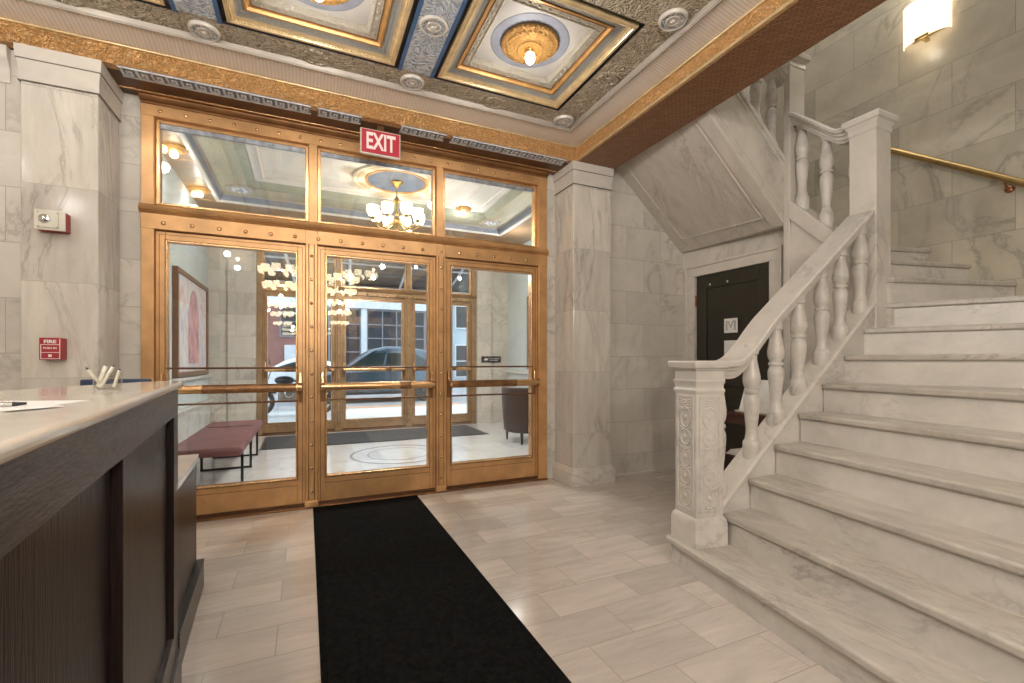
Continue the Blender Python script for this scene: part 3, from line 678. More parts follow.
# soffit lamps of the vestibule
def vest_lamp(x, y, lab, z=ZS):
    r = root('ceiling_light', lab, 'ceiling light', (x, y, z), 'bulb lamps on the vestibule soffit')
    build('ceiling_plate', MB().lathe([(0, -.03), (.05, -.03), (.075, -.035), (.1, -.02), (.13, -.018), (.14, 0)], (x, y, z), 28, caps=False), M['plate'], r, smooth=40)
    build('bulb', MB().sphere((x, y, z-.07), .04, 16), M['bulb'], r, smooth=180)
    light('vestibule_soffit_light', 'POINT', (x, y, z-.30), 6, WARM, .04)
vest_lamp(-1.27, 5.85, 'nearer of the two lit bulbs on the left vestibule soffit')
vest_lamp(-1.27, 7.12, 'farther of the two lit bulbs on the left vestibule soffit')
for yy in (5.85, 7.12): light('vestibule_soffit_light', 'POINT', (3.3, yy, 3.2), 13, WARM, .04)  # unseen right-hand pair without fixtures, added to wash the vestibule walls
vest_lamp(2.30, 7.0, 'small lit bulb beside the ceiling ring', ZW)
# ceiling ring + chandelier
cx, cy = 1.13, 6.33
r = root('ceiling_medallion', 'white moulded ring with a blue centre around the chandelier rod', 'ceiling medallion', (cx, cy, ZW))
build('outer_ring', MB().lathe([(.42, -.004), (.44, -.02), (.50, -.022), (.52, -.012), (.545, -.028), (.575, -.022), (.58, 0)], (cx, cy, ZW), 64, caps=False), M['cream'], r, smooth=40)
build('gold_ring', MB().lathe([(.38, -.006), (.385, -.016), (.41, -.016), (.42, -.004)], (cx, cy, ZW), 64, caps=False), M['goldo'], r, smooth=40)
build('disc', MB().lathe([(0, -.003), (.385, -.003)], (cx, cy, ZW), 64, caps=False), M['discblue'], r)
r = root('chandelier', 'brass chandelier with eight glowing glass shades in the vestibule', 'chandelier', (cx, cy, ZW))
build('canopy', MB().lathe([(.075, -.004), (.078, -.02), (.055, -.035), (.045, -.06), (.02, -.075), (.012, -.09)], (cx, cy, ZW), 20), M['brass'], r, smooth=40)
build('stem', MB().lathe([(.008, -.08), (.008, -.20), (.02, -.22), (.042, -.25), (.046, -.27), (.03, -.295), (.012, -.31), (.010, -.40), (.022, -.44), (.014, -.47), (.05, -.52), (.062, -.55), (.05, -.60), (.02, -.64), (.03, -.67), (.01, -.72), (0, -.73)], (cx, cy, ZW), 16), M['brass'], r, smooth=40)
for k in range(8):
    t = k*math.pi/4+.2; R = .30 if k % 2 else .33; dz = 0 if k % 2 else -.0; c_, s_ = math.cos(t), math.sin(t)
    P3 = lambda q, z: (cx+c_*q, cy+s_*q, ZW+z)
    arm = build('arm', MB().tube([P3(.05, -.56), P3(.12, -.62), P3(.2, -.63), P3(.27, -.60), P3(R, -.56)], .009, 8), M['brass'], r, smooth=60)
    build('cup', MB().lathe([(.0, -.575), (.02, -.57), (.03, -.55), (.036, -.54), (.02, -.535)], P3(R, 0), 14), M['brass'], arm, smooth=40)
    build('shade', MB().lathe([(.03, -.54), (.055, -.515), (.075, -.475), (.08, -.44), (.072, -.41), (.078, -.395)], P3(R, 0), 18, caps=False), M['shade'], arm, smooth=60, label='glowing glass shade')
light('chandelier_light', 'AREA', (cx, cy, 2.86), 66, (1, .97, .93), .55).data.shape = 'DISK'
light('chandelier_light', 'POINT', (cx, cy, 2.66), 48, (1, .97, .93), .04)

CHAND = r
for col, kx, ys in (('right', .063, (-1.8, -3.6, -6.0, -9.0, -13.6)), ('left', -.04, (-1.2, -3.2, -7.2, -10.4, -15.0))):
    for k, y in enumerate(ys):   # rows of lobby chandeliers behind the camera, seen mirrored in the door glass
        p = (kx*(8.59-y)+(.0 if col == 'right' else -.05), y, ZC)
        dup(CHAND, p, 'glass shaded brass chandelier mirrored in the door glass, %s row, %s from the doors' % (col, 'first second third fourth fifth'.split()[k]))['group'] = 'lobby chandeliers mirrored in the door glass'
        if k < 2:
            light('lobby_chandelier_light', 'POINT', (p[0], p[1], 2.5), 72, WARM, .03)
            light('lobby_chandelier_uplight', 'POINT', (p[0], p[1], 3.0), 24, WARM, .03)

# vestibule furniture
r = root('entrance_mat', 'dark charcoal mat inside the outer street doors', 'mat', (1.1, 7.9, 0))
build('pile', MB().box(-.57, 2.82, 7.30, 8.42, 0, .010), M['mat'], r, .003)
build('edge', ringboxes(MB(), -.60, 2.85, 7.27, 8.45, -.57, 2.82, 7.30, 8.42, 0, .007), M['black'], r, .002)
r = root('bench', 'long plum leather bench on thin black sled legs in the vestibule', 'bench', (-.82, 5.9, 0))
build('seat', MB().box(-1.12, -.53, 4.80, 6.98, .385, .465), M['plum'], r, .028, seg=3)
build('seam', MB().box(-1.05, -.60, 6.36, 6.37, .462, .468), M['black'], r)
for y in (5.36, 6.15, 6.90):
    build('leg', MB().box(-.605, -.58, y-.011, y+.011, 0, .39).box(-1.09, -1.065, y-.011, y+.011, 0, .39).box(-1.09, -.58, y-.011, y+.011, 0, .022).box(-1.09, -.58, y-.011, y+.011, .365, .388), M['black'], r, .002)
r = root('tub_chair', 'dark brown leather tub chair behind the right inner door', 'armchair', (3.18, 6.4, 0))
def tub(x, y, a):  # conical shell opening towards +y
    return (3.18+x, 6.40+y, a)
sh = MB(); rings = 22
for t0, t1, off in ((0, 1, 0),):
    vs = []; fs = []; prof = [(.36, .17), (.385, .22), (.405, .42), (.42, .66), (.425, .80), (.42, .84), (.38, .85), (.35, .82), (.33, .50), (.32, .40)]
    for i in range(rings+1):
        th = math.radians(165+ (375-165)*i/rings)
        for q, z in prof: vs.append(tub(q*math.cos(th)*1.02, q*math.sin(th), z))
    m_ = len(prof)
    for i in range(rings):
        for k in range(m_-1): fs.append((i*m_+k, (i+1)*m_+k, (i+1)*m_+k+1, i*m_+k+1))
    fs += [list(range(m_)), [rings*m_+k for k in range(m_)][::-1]]
    sh.add(vs, fs)
build('shell', sh, M['brownl'], r, smooth=50)
build('piping', MB().tube([tub(.386*math.cos(math.radians(165+210*i/30))*1.02, .386*math.sin(math.radians(165+210*i/30)), .20) for i in range(31)], .008, 8), M['brownl'], r, smooth=80)
build('seat', MB().lathe([(0, .17), (.34, .17), (.36, .22), (.36, .38), (.33, .43), (0, .45)], tub(0, .03, 0), 28), M['brownl'], r, smooth=50)
for sx, sy in ((-.25, -.27), (.25, -.27), (-.25, .28), (.25, .28)):
    build('leg', MB().lathe([(.012, 0), (.016, .02), (.026, .19)], tub(sx, sy, 0), 12), M['black'], r, smooth=50)
# paintings
def painting(name, x, y0, y1, z0, z1, nrm, lab, arch):
    r = root(name, lab, 'painting', (x, (y0+y1)/2, (z0+z1)/2)); d = nrm
    e = .055; xa, xb = sorted((x, x+d*.06))
    build('frame', MB().box(xa, xb, y0, y0+e, z0, z1).box(xa, xb, y1-e, y1, z0, z1).box(xa, xb, y0+e, y1-e, z0, z0+e).box(xa, xb, y0+e, y1-e, z1-e, z1), M['frame_w'], r, .004)
    xa, xb = sorted((x, x+d*.035))
    build('canvas', MB().box(xa, xb, y0+e, y1-e, z0+e, z1-e), M['art'], r)
    if arch:
        pts = [(0, .12), (0, .5)]+[(.5-.5*math.cos(t*math.pi/10), .5+.38*math.sin(t*math.pi/10)) for t in range(1, 10)]+[(1, .5), (1, .12)]
        ya, yb = y0+.35*(y1-y0), y0+.68*(y1-y0)
        build('painted_arch', MB().prism([(x+d*.036, ya+p*(yb-ya), z0+q*(z1-z0)) for p, q in pts], (d*.003, 0, 0)), M['artpink'], r, label='pink arch shape')
painting('painting', VL, 6.45, 8.28, 1.06, 2.36, 1, 'large framed pastel abstract painting on the left vestibule wall', True)
painting('painting', VR, 6.2, 7.62, 1.1, 2.45, -1, 'framed painting on the right vestibule wall, mostly hidden by the door frame', False)
tag(build('light_switch', MB().box(VL, VL+.012, 8.40, 8.48, 1.20, 1.36).box(VL+.012, VL+.02, 8.43, 8.45, 1.25, 1.31), M['offwhite'], None, .003), 'white switch plate in the corner of the left vestibule wall', 'light switch')
r = root('wall_sign', 'small black sign with a white arrow beside the right outer street door', 'sign', (3.4, 8.58, 1.28))
build('plate', MB().box(3.20, 3.62, 8.565, 8.58, 1.22, 1.345), M['black'], r, .003)
build('arrow', MB().prism([(3.25, 8.563, 1.282), (3.29, 8.563, 1.318), (3.29, 8.563, 1.298), (3.34, 8.563, 1.298), (3.34, 8.563, 1.266), (3.29, 8.563, 1.266), (3.29, 8.563, 1.246)], (0, .003, 0)), M['paper'], r, label='white arrow')
build('lettering', MB().box(3.38, 3.585, 8.562, 8.566, 1.292, 1.306).box(3.38, 3.55, 8.562, 8.566, 1.258, 1.272), M['greyink'], r, label='two faint lines of small writing')

# ================================================================== STAIRS
def rot2(a): return Matrix.Rotation(a, 4, 'Z')
ST = root('marble_staircase', 'grey veined marble staircase rising to the right past the carved newel', 'staircase', (3.4, 1.2, 0))
YE = 1.985
zs = [0, .16, .335, .522, .716, .906, 1.098, 1.293, 1.491, 1.687, 1.88, 2.07, 2.26, 2.45, 2.64]
def ext(p, ang, ymin=-.7, xmax=5.12):
    d = (-math.sin(math.radians(ang)), -math.cos(math.radians(ang)))
    k = (p[1]-ymin)/-d[1] if d[1] < -1e-6 else 1e9
    if d[0] > 1e-6: k = min(k, (xmax-p[0])/d[0])
    return (p[0]+d[0]*k, p[1]+d[1]*k)
nose = [None, ((2.052, 2.215), 8.8), ((2.283, YE), 8.6), ((2.507, YE), 8.4), ((2.744, YE), 8.2), ((2.985, YE), 8.0), ((3.232, YE), 7.0), ((3.482, YE), -9), ((3.715, YE), -29), ((3.985, YE), -29)]
L = [None]; Rr = [None]
for p, a in nose[1:]: L.append(p); Rr.append(ext(p, a))
for (p, q) in (((4.0, 1.93), (5.12, 1.635)), ((4.0, 2.14), (5.12, 1.905)), ((4.0, 2.43), (5.12, 2.18)), ((4.22, 2.67), (5.12, 2.50)), ((4.25, 2.90), (5.12, 2.86))):
    L.append(p); Rr.append(q)
for n in range(1, 14):
    a, b = Vector((*L[n], 0)), Vector((*Rr[n], 0)); c, d = Vector((*Rr[n+1], 0)), Vector((*L[n+1], 0))
    t = (b-a).normalized(); inn = Vector((-t.y, t.x, 0))
    if inn.dot((c+d)/2-(a+b)/2) < 0: inn = -inn
    z1, z0 = zs[n], zs[n-1]; up = Vector((0, 0, 1)); th = .042
    e2 = .035
    if n == 1:
        # first step: pedestal that also carries the newel
        d2 = Vector((2.36, 2.215, 0)); pts = [a, b, c+inn*e2, d+inn*e2, Vector((2.33, YE+.02, 0)), d2]
    else: pts = [a, b, c+inn*e2, d+inn*e2]
    tr = build('tread', MB().prism([p+up*(z1-th) for p in pts], (0, 0, th)), M['tread'], ST, .013, seg=3, smooth=35)
    a2 = a+inn*.022; b2 = b+inn*.022
    rp_ = [a2, b2, c+inn*.03, d+inn*.03]
    if n == 1: rp_ = [a2+Vector((.012, -.015, 0)), b2, c+inn*.03, d+inn*.03, Vector((2.33, YE+.02, 0)), d2+Vector((0, -.015, 0))]
    build('riser', MB().prism([p+up*max(0, z0-.15) for p in rp_], (0, 0, z1-th-max(0, z0-.15))), M['stair'], ST)
# lower stringer: wall under the balustrade with its sloping kerb
zb = lambda x: .605+.832*(x-2.662)
mb = MB(); x0, x1 = 2.26, 3.90
mb.prism([(x0, YE+.004, 0), (x1, YE+.004, 0), (x1, YE+.004, zb(x1)+.06), (x0, YE+.004, zb(x0)+.06)], (0, .145, 0))
build('stringer', mb, M['stair'], ST, .004)
mb = MB(); h = .105
mb.prism([(x0, YE-.006, zb(x0)+.045), (x1, YE-.006, zb(x1)+.045), (x1, YE-.006, zb(x1)+.088), (x0, YE-.006, zb(x0)+.088)], (0, .165, 0))
build('stringer_kerb', mb, M['cap'], ST, .016, seg=3)
# landing beyond the winders
build('landing', MB().box(4.25, 5.12, 2.88, 4.02, 2.50, 2.64), M['tread'], ST, .01)
zk = lambda y: 2.41+1.0*(y-2.40)
build('winder_wall', MB().prism([(3.90, 2.16, 0), (3.90, 2.66, 0), (3.90, 2.66, zk(2.66)-.15), (3.90, 2.16, zk(2.16)-.15)], (.09, 0, 0)), M['cap'], ST, .004, label='smooth marble panel under the turning balustrade')
mb = MB().prism([(3.87, 2.16, zk(2.16)-.16), (3.87, 2.66, zk(2.66)-.16), (3.87, 2.66, zk(2.66)), (3.87, 2.16, zk(2.16))], (.21, 0, 0))
build('winder_kerb', mb, M['cap'], ST, .006)

# balustrade
BA = root('stair_balustrade', 'carved marble balustrade climbing along the staircase to the tall square newel', 'balustrade', (2.14, 2.06, .16))
def baluster_mb(h, s=1.0):
    pr = [(.046, -.035), (.053, -.02), (.053, .085), (.050, .10), (.046, .104), (.041, .115), (.036, .15), (.034, .18), (.036, .22), (.044, .30), (.050, .37), (.048, .40), (.040, .42), (.036, .425), (.036, .433), (.045, .437), (.047, .447), (.045, .457), (.037, .461), (.037, .47), (.046, .485), (.053, .52), (.052, .55), (.044, .60), (.035, .65), (.032, .68), (.033, .70), (.041, .706), (.042, .72), (.042, .78)]
    k = h/.74
    return [(r_*s, z*k if 0 < z < 1 else z) for r_, z in pr]
YC = 2.085
zr = lambda x: 1.500+.786*(x-2.745)        # handrail top on the slope
first = None
for n, x in enumerate((2.628, 2.862, 3.095, 3.345, 3.562, 3.805)):
    top = (zr(x) if x > 2.745 else 1.425)-.10
    zz = zb(x)+.062
    build('baluster', MB().lathe(baluster_mb(top-zz), (x, 2.052, zz), 24), M['bal'], BA, smooth=40)
build('half_baluster', MB().lathe(baluster_mb(.76, .92), (2.322, 2.045, .39), 24), M['bal'], BA, smooth=40)
# handrail: cap over the newel, gooseneck, slope
def rail_section():
    h = [(.090, 0), (.098, -.008), (.098, -.030), (.092, -.036), (.078, -.037), (.077, -.050), (.068, -.056), (.060, -.058), (.060, -.080), (.050, -.084), (.048, -.10)]
    return [(-a, b) for a, b in h[::-1]]+h
def rail(path, name, parent, side=None):
    """path of top-centre points in a vertical plane; section stays vertical"""
    sec = rail_section(); vs = []; fs = []; m = len(sec)
    for p in path:
        for o, z in sec: vs.append(Vector(p)+Vector(side)*o+Vector((0, 0, z*1.12)))
    for i in range(len(path)-1):
        for k in range(m): fs.append((i*m+k, (i+1)*m+k, (i+1)*m+(k+1)%m, i*m+(k+1)%m))
    fs += [list(range(m)), [(len(path)-1)*m+k for k in range(m)][::-1]]
    return build(name, MB().add(vs, fs), M['bal'], parent, smooth=24)
path = [(2.20, YC-.02, 1.248), (2.34, YC-.005, 1.25), (2.42, YC, 1.2505)]
xa, xb = 2.42, 2.82; za, zb2 = 1.2505, zr(2.82); sl = .782*(xb-xa)
for i in range(1, 13):   # smooth gooseneck up to the slope
    q = i/12; path.append((xa+(xb-xa)*q, YC, za*(2*q**3-3*q*q+1)+zb2*(-2*q**3+3*q*q)+sl*(q**3-q*q)))
path += [(xx, YC, zr(xx)) for xx in (3.0, 3.4, 3.87)]
rail(path, 'handrail', BA, (0, 1, 0))
# carved newel post, turned with the first steps
xf = Matrix.Translation((2.176, 2.060, 0)) @ rot2(math.radians(-7.5))
w = .096
nb = lambda: MB(xf)
def sq_ring(mb, pr):
    return mb
newel = build('newel_post', nb().box(-w, w, -w, w, .16, 1.20), M['bal'], BA, .004)
def sqprof(pr):
    m = nb(); vs = []; fs = []
    for o, z in pr: vs += [(-o, -o, z), (o, -o, z), (o, o, z), (-o, o, z)]
    for k in range(len(pr)-1):
        for i in range(4): j = (i+1) % 4; fs.append((4*k+i, 4*k+j, 4*k+4+j, 4*k+4+i))
    fs += [[0, 1, 2, 3], [4*(len(pr)-1)+i for i in range(4)]]
    return m.add(vs, fs)
build('base_block', sqprof([(w+.018, .158), (w+.018, .29), (w+.012, .315), (w+.004, .325), (w+.001, .33)]), M['cap'], newel, .003, smooth=30)
build('neck_moulding', sqprof([(w+.001, 1.06), (w+.006, 1.064), (w+.008, 1.078), (w+.003, 1.086), (w+.001, 1.092), (w+.002, 1.112), (w+.006, 1.120), (w+.008, 1.132), (w+.002, 1.140), (w+.001, 1.19), (w+.012, 1.198), (w+.014, 1.204)]), M['bal'], newel, smooth=30)
build('cap', sqprof([(w+.014, 1.203), (w+.026, 1.208), (w+.031, 1.222), (w+.033, 1.246), (w+.026, 1.252)]), M['bal'], newel, .003, smooth=30)
for k in range(4):   # recessed panels with an interlaced chain carved in each
    R_ = xf @ rot2(k*math.pi/2); m = MB(R_); y = -w+.0025
    m.box(-.076, -.062, y-.008, y+.004, .36, 1.045).box(.062, .076, y-.008, y+.004, .36, 1.045).box(-.062, .062, y-.006, y+.004, 1.031, 1.045).box(-.062, .062, y-.006, y+.004, .36, .374)
    build('panel_frame', m, M['bal'], newel, .002)
    m = MB(R_)
    for i in range(5):
        zc = .44+i*.118; rr = .060 if i % 2 == 0 else .046
        m.tube([(.046*math.cos(t*math.pi/10), y, zc+rr*math.sin(t*math.pi/10)) for t in range(20)], .0075, 6, True)
        m.sphere((0, y, zc), .016, 8, (1, .5, 1.3))
        m.tube([(-.05, y, zc+.059), (0, y-.001, zc+.045), (.05, y, zc+.059)], .006, 6)
    for i in range(3): m.tube([(-.05, y, .995+i*.014), (-.02, y, .985+i*.014), (.02, y, .985+i*.014), (.05, y, .995+i*.014)], .005, 6)
    build('chain_carving', m, M['bal'], newel, smooth=70)
# tall square newel at the turn
def tall_newel(x0, x1, y0, y1, ztop, par):
    nw = build('newel_post', MB().box(x0, x1, y0, y1, 0, ztop-.03), M['cap'], par, .006)
    m = MB(); vs = []; fs = []; pr = [(0, ztop-.125), (.005, ztop-.123), (.006, ztop-.10), (.004, ztop-.095), (.006, ztop-.075), (.016, ztop-.062), (.018, ztop-.055), (.034, ztop-.047), (.037, ztop-.014), (.030, ztop)]
    for o, z in pr: vs += [(x0-o, y0-o, z), (x1+o, y0-o, z), (x1+o, y1+o, z), (x0-o, y1+o, z)]
    for k in range(len(pr)-1):
        for i in range(4): j = (i+1) % 4; fs.append((4*k+i, 4*k+j, 4*k+4+j, 4*k+4+i))
    fs += [[0, 1, 2, 3], [4*(len(pr)-1)+i for i in range(4)]]
    build('cap', m.add(vs, fs), M['cap'], nw, smooth=30)
    return nw
tall_newel(3.868, 4.062, 1.978, 2.165, 3.112, BA)
UB = root('upper_balustrade', 'short marble balustrade on the turn between the two tall newels', 'balustrade', (3.97, 2.74, 0))
tall_newel(3.885, 4.085, 2.655, 2.715, 3.985, UB)
for y in (2.395, 2.60):
    z0 = zk(y)-.02; z1 = 3.115+.92*(y-2.27)-.1
    build('baluster', MB().lathe(baluster_mb(z1-z0), (3.97, y, z0), 22), M['bal'], UB, smooth=40)
for y, lab in ((2.17, 'half'), ):
    build('half_baluster', MB().lathe(baluster_mb(3.0-zk(2.2)), (3.97, 2.17, zk(2.2)-.02), 22), M['bal'], UB, smooth=40)
rail([(3.97, 2.165, 3.105), (3.97, 2.23, 3.103), (3.97, 2.28, 3.118), (3.97, 2.32, 3.150), (3.97, 2.62, 3.425), (3.97, 2.66, 3.445)], 'handrail', UB, (-1, 0, 0))

# upper flight running back over the under-stair door
US = root('upper_flight', 'underside and stringer of the upper marble flight over the under-stair door', 'staircase', (3.3, 3.3, 2.9))
bl = lambda x: 3.254-.856*(x-2.964)
tl = lambda x: 3.485-.858*(x-3.33)
X0, X1 = 1.6, 3.89
build('stringer', MB().prism([(X0, 2.71, bl(X0)), (X1, 2.71, bl(X1)), (X1, 2.71, tl(X1)), (X0, 2.71, tl(X0))], (0, .12, 0)), M['soffit'], US, .006)
for o, hh, dp in ((.0, .02, .010), (.115, .016, .008), (.50, .045, .010)):
    build('stringer_band', MB().prism([(X0, 2.712, bl(X0)+o), (X1, 2.712, bl(X1)+o), (X1, 2.712, bl(X1)+o+hh), (X0, 2.712, bl(X0)+o+hh)], (0, -dp, 0)), M['cap'], US, .006)
build('stringer_kerb', MB().prism([(X0, 2.69, tl(X0)), (X1, 2.69, tl(X1)), (X1, 2.69, tl(X1)+.05), (X0, 2.69, tl(X0)+.05)], (0, .16, 0)), M['cap'], US, .006)
so = lambda x: 2.505-.883*(x-3.969)
build('soffit', MB().add([(X0, 4.018, so(X0)), (3.97, 4.018, so(3.97)), (4.0, 2.75, bl(3.9)+.02), (3.89, 2.715, bl(3.89)+.006), (X0, 2.715, bl(X0)+.006)]+[(X0, 4.018, so(X0)+.2), (3.97, 4.018, so(3.97)+.2), (4.0, 2.75, bl(3.9)+.22), (3.89, 2.715, bl(3.89)+.2), (X0, 2.715, bl(X0)+.2)],
      [(0,1,2,3,4), (9,8,7,6,5), (0,5,6,1), (1,6,7,2), (2,7,8,3), (3,8,9,4), (4,9,5,0)]), M['soffit'], US)
sp = lambda x, y, d=.004: (x, y, so(x)*(y-2.72)/1.3+(bl(x)+.006)*(1-(y-2.72)/1.3)-d)
m = MB()
for pth in ([(2.2, 3.86), (3.83, 3.86)], [(3.83, 3.86), (3.80, 2.86)], [(3.80, 2.86), (2.2, 2.86)]):
    m.tube([sp(*pth[0]), sp(*pth[1])], .009, 6)
build('panel_moulding', m, M['soffit'], US, smooth=60)
for x in (2.99, 3.19, 3.40, 3.60, 3.80):
    z0 = tl(x)+.02
    build('baluster', MB().lathe(baluster_mb(.70), (x, 2.77, z0), 20), M['bal'], US, smooth=40)
rail([(X0, 2.77, tl(X0)+.82), (3.885, 2.77, tl(3.885)+.82)], 'handrail', US, (0, 1, 0))

# under-stair door wall: slightly turned plane from the back wall to the tall newel
def dw(wd, z, d): # wd metres from the back corner toward the camera, d in front of the wall
    ux, uy = .035, -.9994
    return (4.0+ux*wd-uy*d*-1*-1, 4.02+uy*wd-ux*d, z) if False else (4.0+ux*wd+uy*d, 4.02+uy*wd-ux*d, z)
def dbox(m, a, b, z0, z1, d0, d1):
    return m.add([dw(p, z, d) for p in (a, b) for d in (d0, d1) for z in (z0, z1)], [(0,1,3,2),(4,6,7,5),(0,4,5,1),(2,3,7,6),(0,2,6,4),(1,5,7,3)])
D0, D1 = .175, 1.062
m = MB(); dbox(m, 0, D0, 0, 2.6, -.12, 0); dbox(m, D1, 1.32, 0, 2.6, -.12, 0); dbox(m, D0, D1, 2.2, 2.6, -.12, 0)
struct('wall_under_stair', m, M['cap'], label='marble wall framing the dark under-stair door', cat='wall')
r = sroot('trim_16', 'marble architrave around the dark under-stair door', 'architrave', dw(.6, 0, 0))
m = MB(); 
for a, b, d in ((D0-.10, D0, .012), (D1, D1+.10, .012)): dbox(m, a, b, 0, 2.2, 0, d)
dbox(m, D0-.10, D1+.10, 2.2, 2.30, 0, .012)
dbox(m, D0-.13, D0-.10, 0, 2.33, 0, .026); dbox(m, D1+.10, D1+.13, 0, 2.33, 0, .026); dbox(m, D0-.10, D1+.10, 2.30, 2.33, 0, .026)
build('architrave', m, M['cap'], r, .005)
r = sroot('door_7', 'dark painted under-stair door with two taped sheets', 'door', dw(.6, 0, -.03))
m = MB(); dbox(m, D0+.004, D1-.004, .01, 2.195, -.07, -.035)
build('slab', m, M['door_dk'], r)
m = MB(); s0, s1 = D0+.004, D1-.004
dbox(m, s0, s0+.13, .01, 2.195, -.036, -.02); dbox(m, s1-.13, s1, .01, 2.195, -.036, -.02); dbox(m, s0+.13, s1-.13, 2.05, 2.195, -.036, -.02); dbox(m, s0+.13, s1-.13, .01, .22, -.036, -.02); dbox(m, s0+.13, s1-.13, .98, 1.12, -.036, -.02)
build('door_frame', m, M['door_dk'], r, .004)
for wd in (.36, .58):
    m = MB(); m.lathe([(0, .002), (.012, 0), (.012, -.003)], dw(wd, 2.09, -.018), 10, ax=(-1, 0, 0))
    build('screw_cap', m, M['offwhite'], r, label='small pale screw cap')
m = MB(); dbox(m, D0-.002, D0+.012, 1.86, 1.99, -.02, .002); build('hinge', m, M['copper'], r, .002, label='copper coloured hinge')
m = MB(); dbox(m, .545, .705, 1.545, 1.695, -.018, -.015); sg = build('notice', m, M['paper'], r, label='white sheet with a grey letter M shape')
m = MB()
for a, b, z0, z1 in ((.565, .585, 1.57, 1.67), (.665, .685, 1.57, 1.67)): dbox(m, a, b, z0, z1, -.015, -.0135)
m.add([dw(p, z, d) for d in (-.015, -.0135) for p, z in ((.585, 1.67), (.60, 1.67), (.625, 1.62), (.65, 1.67), (.665, 1.67), (.625, 1.59))], [(0,1,2,3,4,5), (11,10,9,8,7,6)]+[(i,(i+1)%6,6+(i+1)%6,6+i) for i in range(6)])
build('mark', m, M['greyink'], sg)
m = MB(); dbox(m, .545, .76, 1.25, 1.465, -.018, -.015); build('notice', m, M['paper'], r, label='plain white sheet')
# small table with sheet stand under the stairs
r = root('side_table', 'dark red wooden side table in front of the under-stair door', 'table', (3.62, 2.72, 0))
build('tabletop', MB().box(3.40, 3.86, 2.40, 3.02, .775, .805), M['redwood'], r, .006)
build('shelf', MB().box(3.42, 3.84, 2.42, 3.0, .40, .42), M['redwood'], r, .004)
build('apron', MB().box(3.43, 3.83, 2.43, 2.99, .70, .775), M['redwood'], r, .003)
for x in (3.44, 3.82):
    for y in (2.44, 2.98): build('leg', MB().box(x-.018, x+.018, y-.018, y+.018, 0, .775), M['redwood'], r, .004)
r = root('sign_holder', 'slanted white sheet in a stand on the dark red table behind the balusters', 'sign holder', (3.55, 2.7, .806))
build('base', MB().box(3.47, 3.56, 2.52, 2.88, .806, .814), M['offwhite'], r, .002)
build('sheet', MB().prism([(3.50, 2.54, .815), (3.50, 2.86, .815), (3.60, 2.86, 1.085), (3.60, 2.54, 1.085)], (.006, 0, 0)), M['paper'], r)
build('easel_strut', MB().prism([(3.605, 2.68, 1.05), (3.605, 2.72, 1.05), (3.68, 2.72, .808), (3.68, 2.68, .808)], (.006, 0, 0)), M['offwhite'], r)
for k in range(3):
    tag(build('booklet', MB().box(3.44+.01*k, 3.66+.006*k, 2.62-.02*k, 2.94-.01*k, .4205+k*.0135, .433+k*.0135), M['paper'], None, .002), ['white booklet at the bottom of the small pile on the table shelf', 'white booklet in the middle of the small pile on the table shelf', 'white booklet on top of the small pile on the table shelf'][k], 'booklet', 'booklets on the table shelf')

# wall handrail of the stairwell
p0, p1 = Vector((5.045, 2.62, 3.36)), Vector((5.045, .9, 2.14))
r = root('wall_handrail', 'brass handrail on the greenish marble stairwell wall', 'handrail', (5.12, 1.7, 2.6))
build('rail', MB().tube([p0, p0.lerp(p1, .5), p1], .027, 14), M['brass'], r, smooth=60)
for t in (.03, .545, .95):
    q = p0.lerp(p1, t)
    b = build('bracket', MB().tube([q+Vector((0, 0, -.02)), q+Vector((.01, 0, -.06)), q+Vector((.07, 0, -.075))], .009, 8), M['copper'], r, smooth=60)
    build('rosette', MB().lathe([(.03, 0), (.03, -.008), (.018, -.018), (0, -.02)], q+Vector((.075, 0, -.075)), 16, ax=(1, 0, 0)), M['copper'], b, smooth=50)
# wall sconce
r = root('wall_sconce', 'glowing curved glass sconce high on the stairwell wall', 'wall lamp', (5.12, 2.2, 4.32))
vs = []; fs = []; nS = 18
for i in range(nS+1):
    t = math.pi*i/nS; yy = 2.2-.175*math.cos(t); xx = 5.085-.085*math.sin(t)
    vs += [(xx, yy, 4.14), (xx, yy, 4.50)]
for i in range(nS): fs.append((2*i, 2*i+1, 2*i+3, 2*i+2))
sh = build('shade', MB().add(vs, fs), M['sconce'], r, smooth=60)
sol = sh.modifiers.new('thick', 'SOLIDIFY'); sol.thickness = .006
build('back_plate', MB().box(5.10, 5.12, 2.08, 2.32, 4.18, 4.46), M['brass'], r, .004)
for z in (4.135, 4.505):
    build('clip', MB().box(4.99, 5.10, 2.185, 2.215, z-.012, z+.008).box(4.985, 5.0, 2.15, 2.25, z-.014, z+.012), M['brass'], r, .003, label='brass clip')
light('sconce_light', 'POINT', (5.04, 2.2, 4.60), 3.0, (1, .88, .70), .05)
light('sconce_light', 'POINT', (5.0, 2.2, 4.05), .9, (1, .88, .70), .05)

# ================================================================== FRONT OF HOUSE
r = root('runner_rug', 'long black runner rug leading to the middle inner door', 'rug', (.5, 1.6, 0))
build('pile', MB().box(.075, .915, -1.4, 4.205, 0, .009), M['rug'], r, .003)
build('edge', ringboxes(MB(), .053, .937, -1.42, 4.225, .075, .915, -1.4, 4.205, 0, .0065), M['rug'], r, .002)

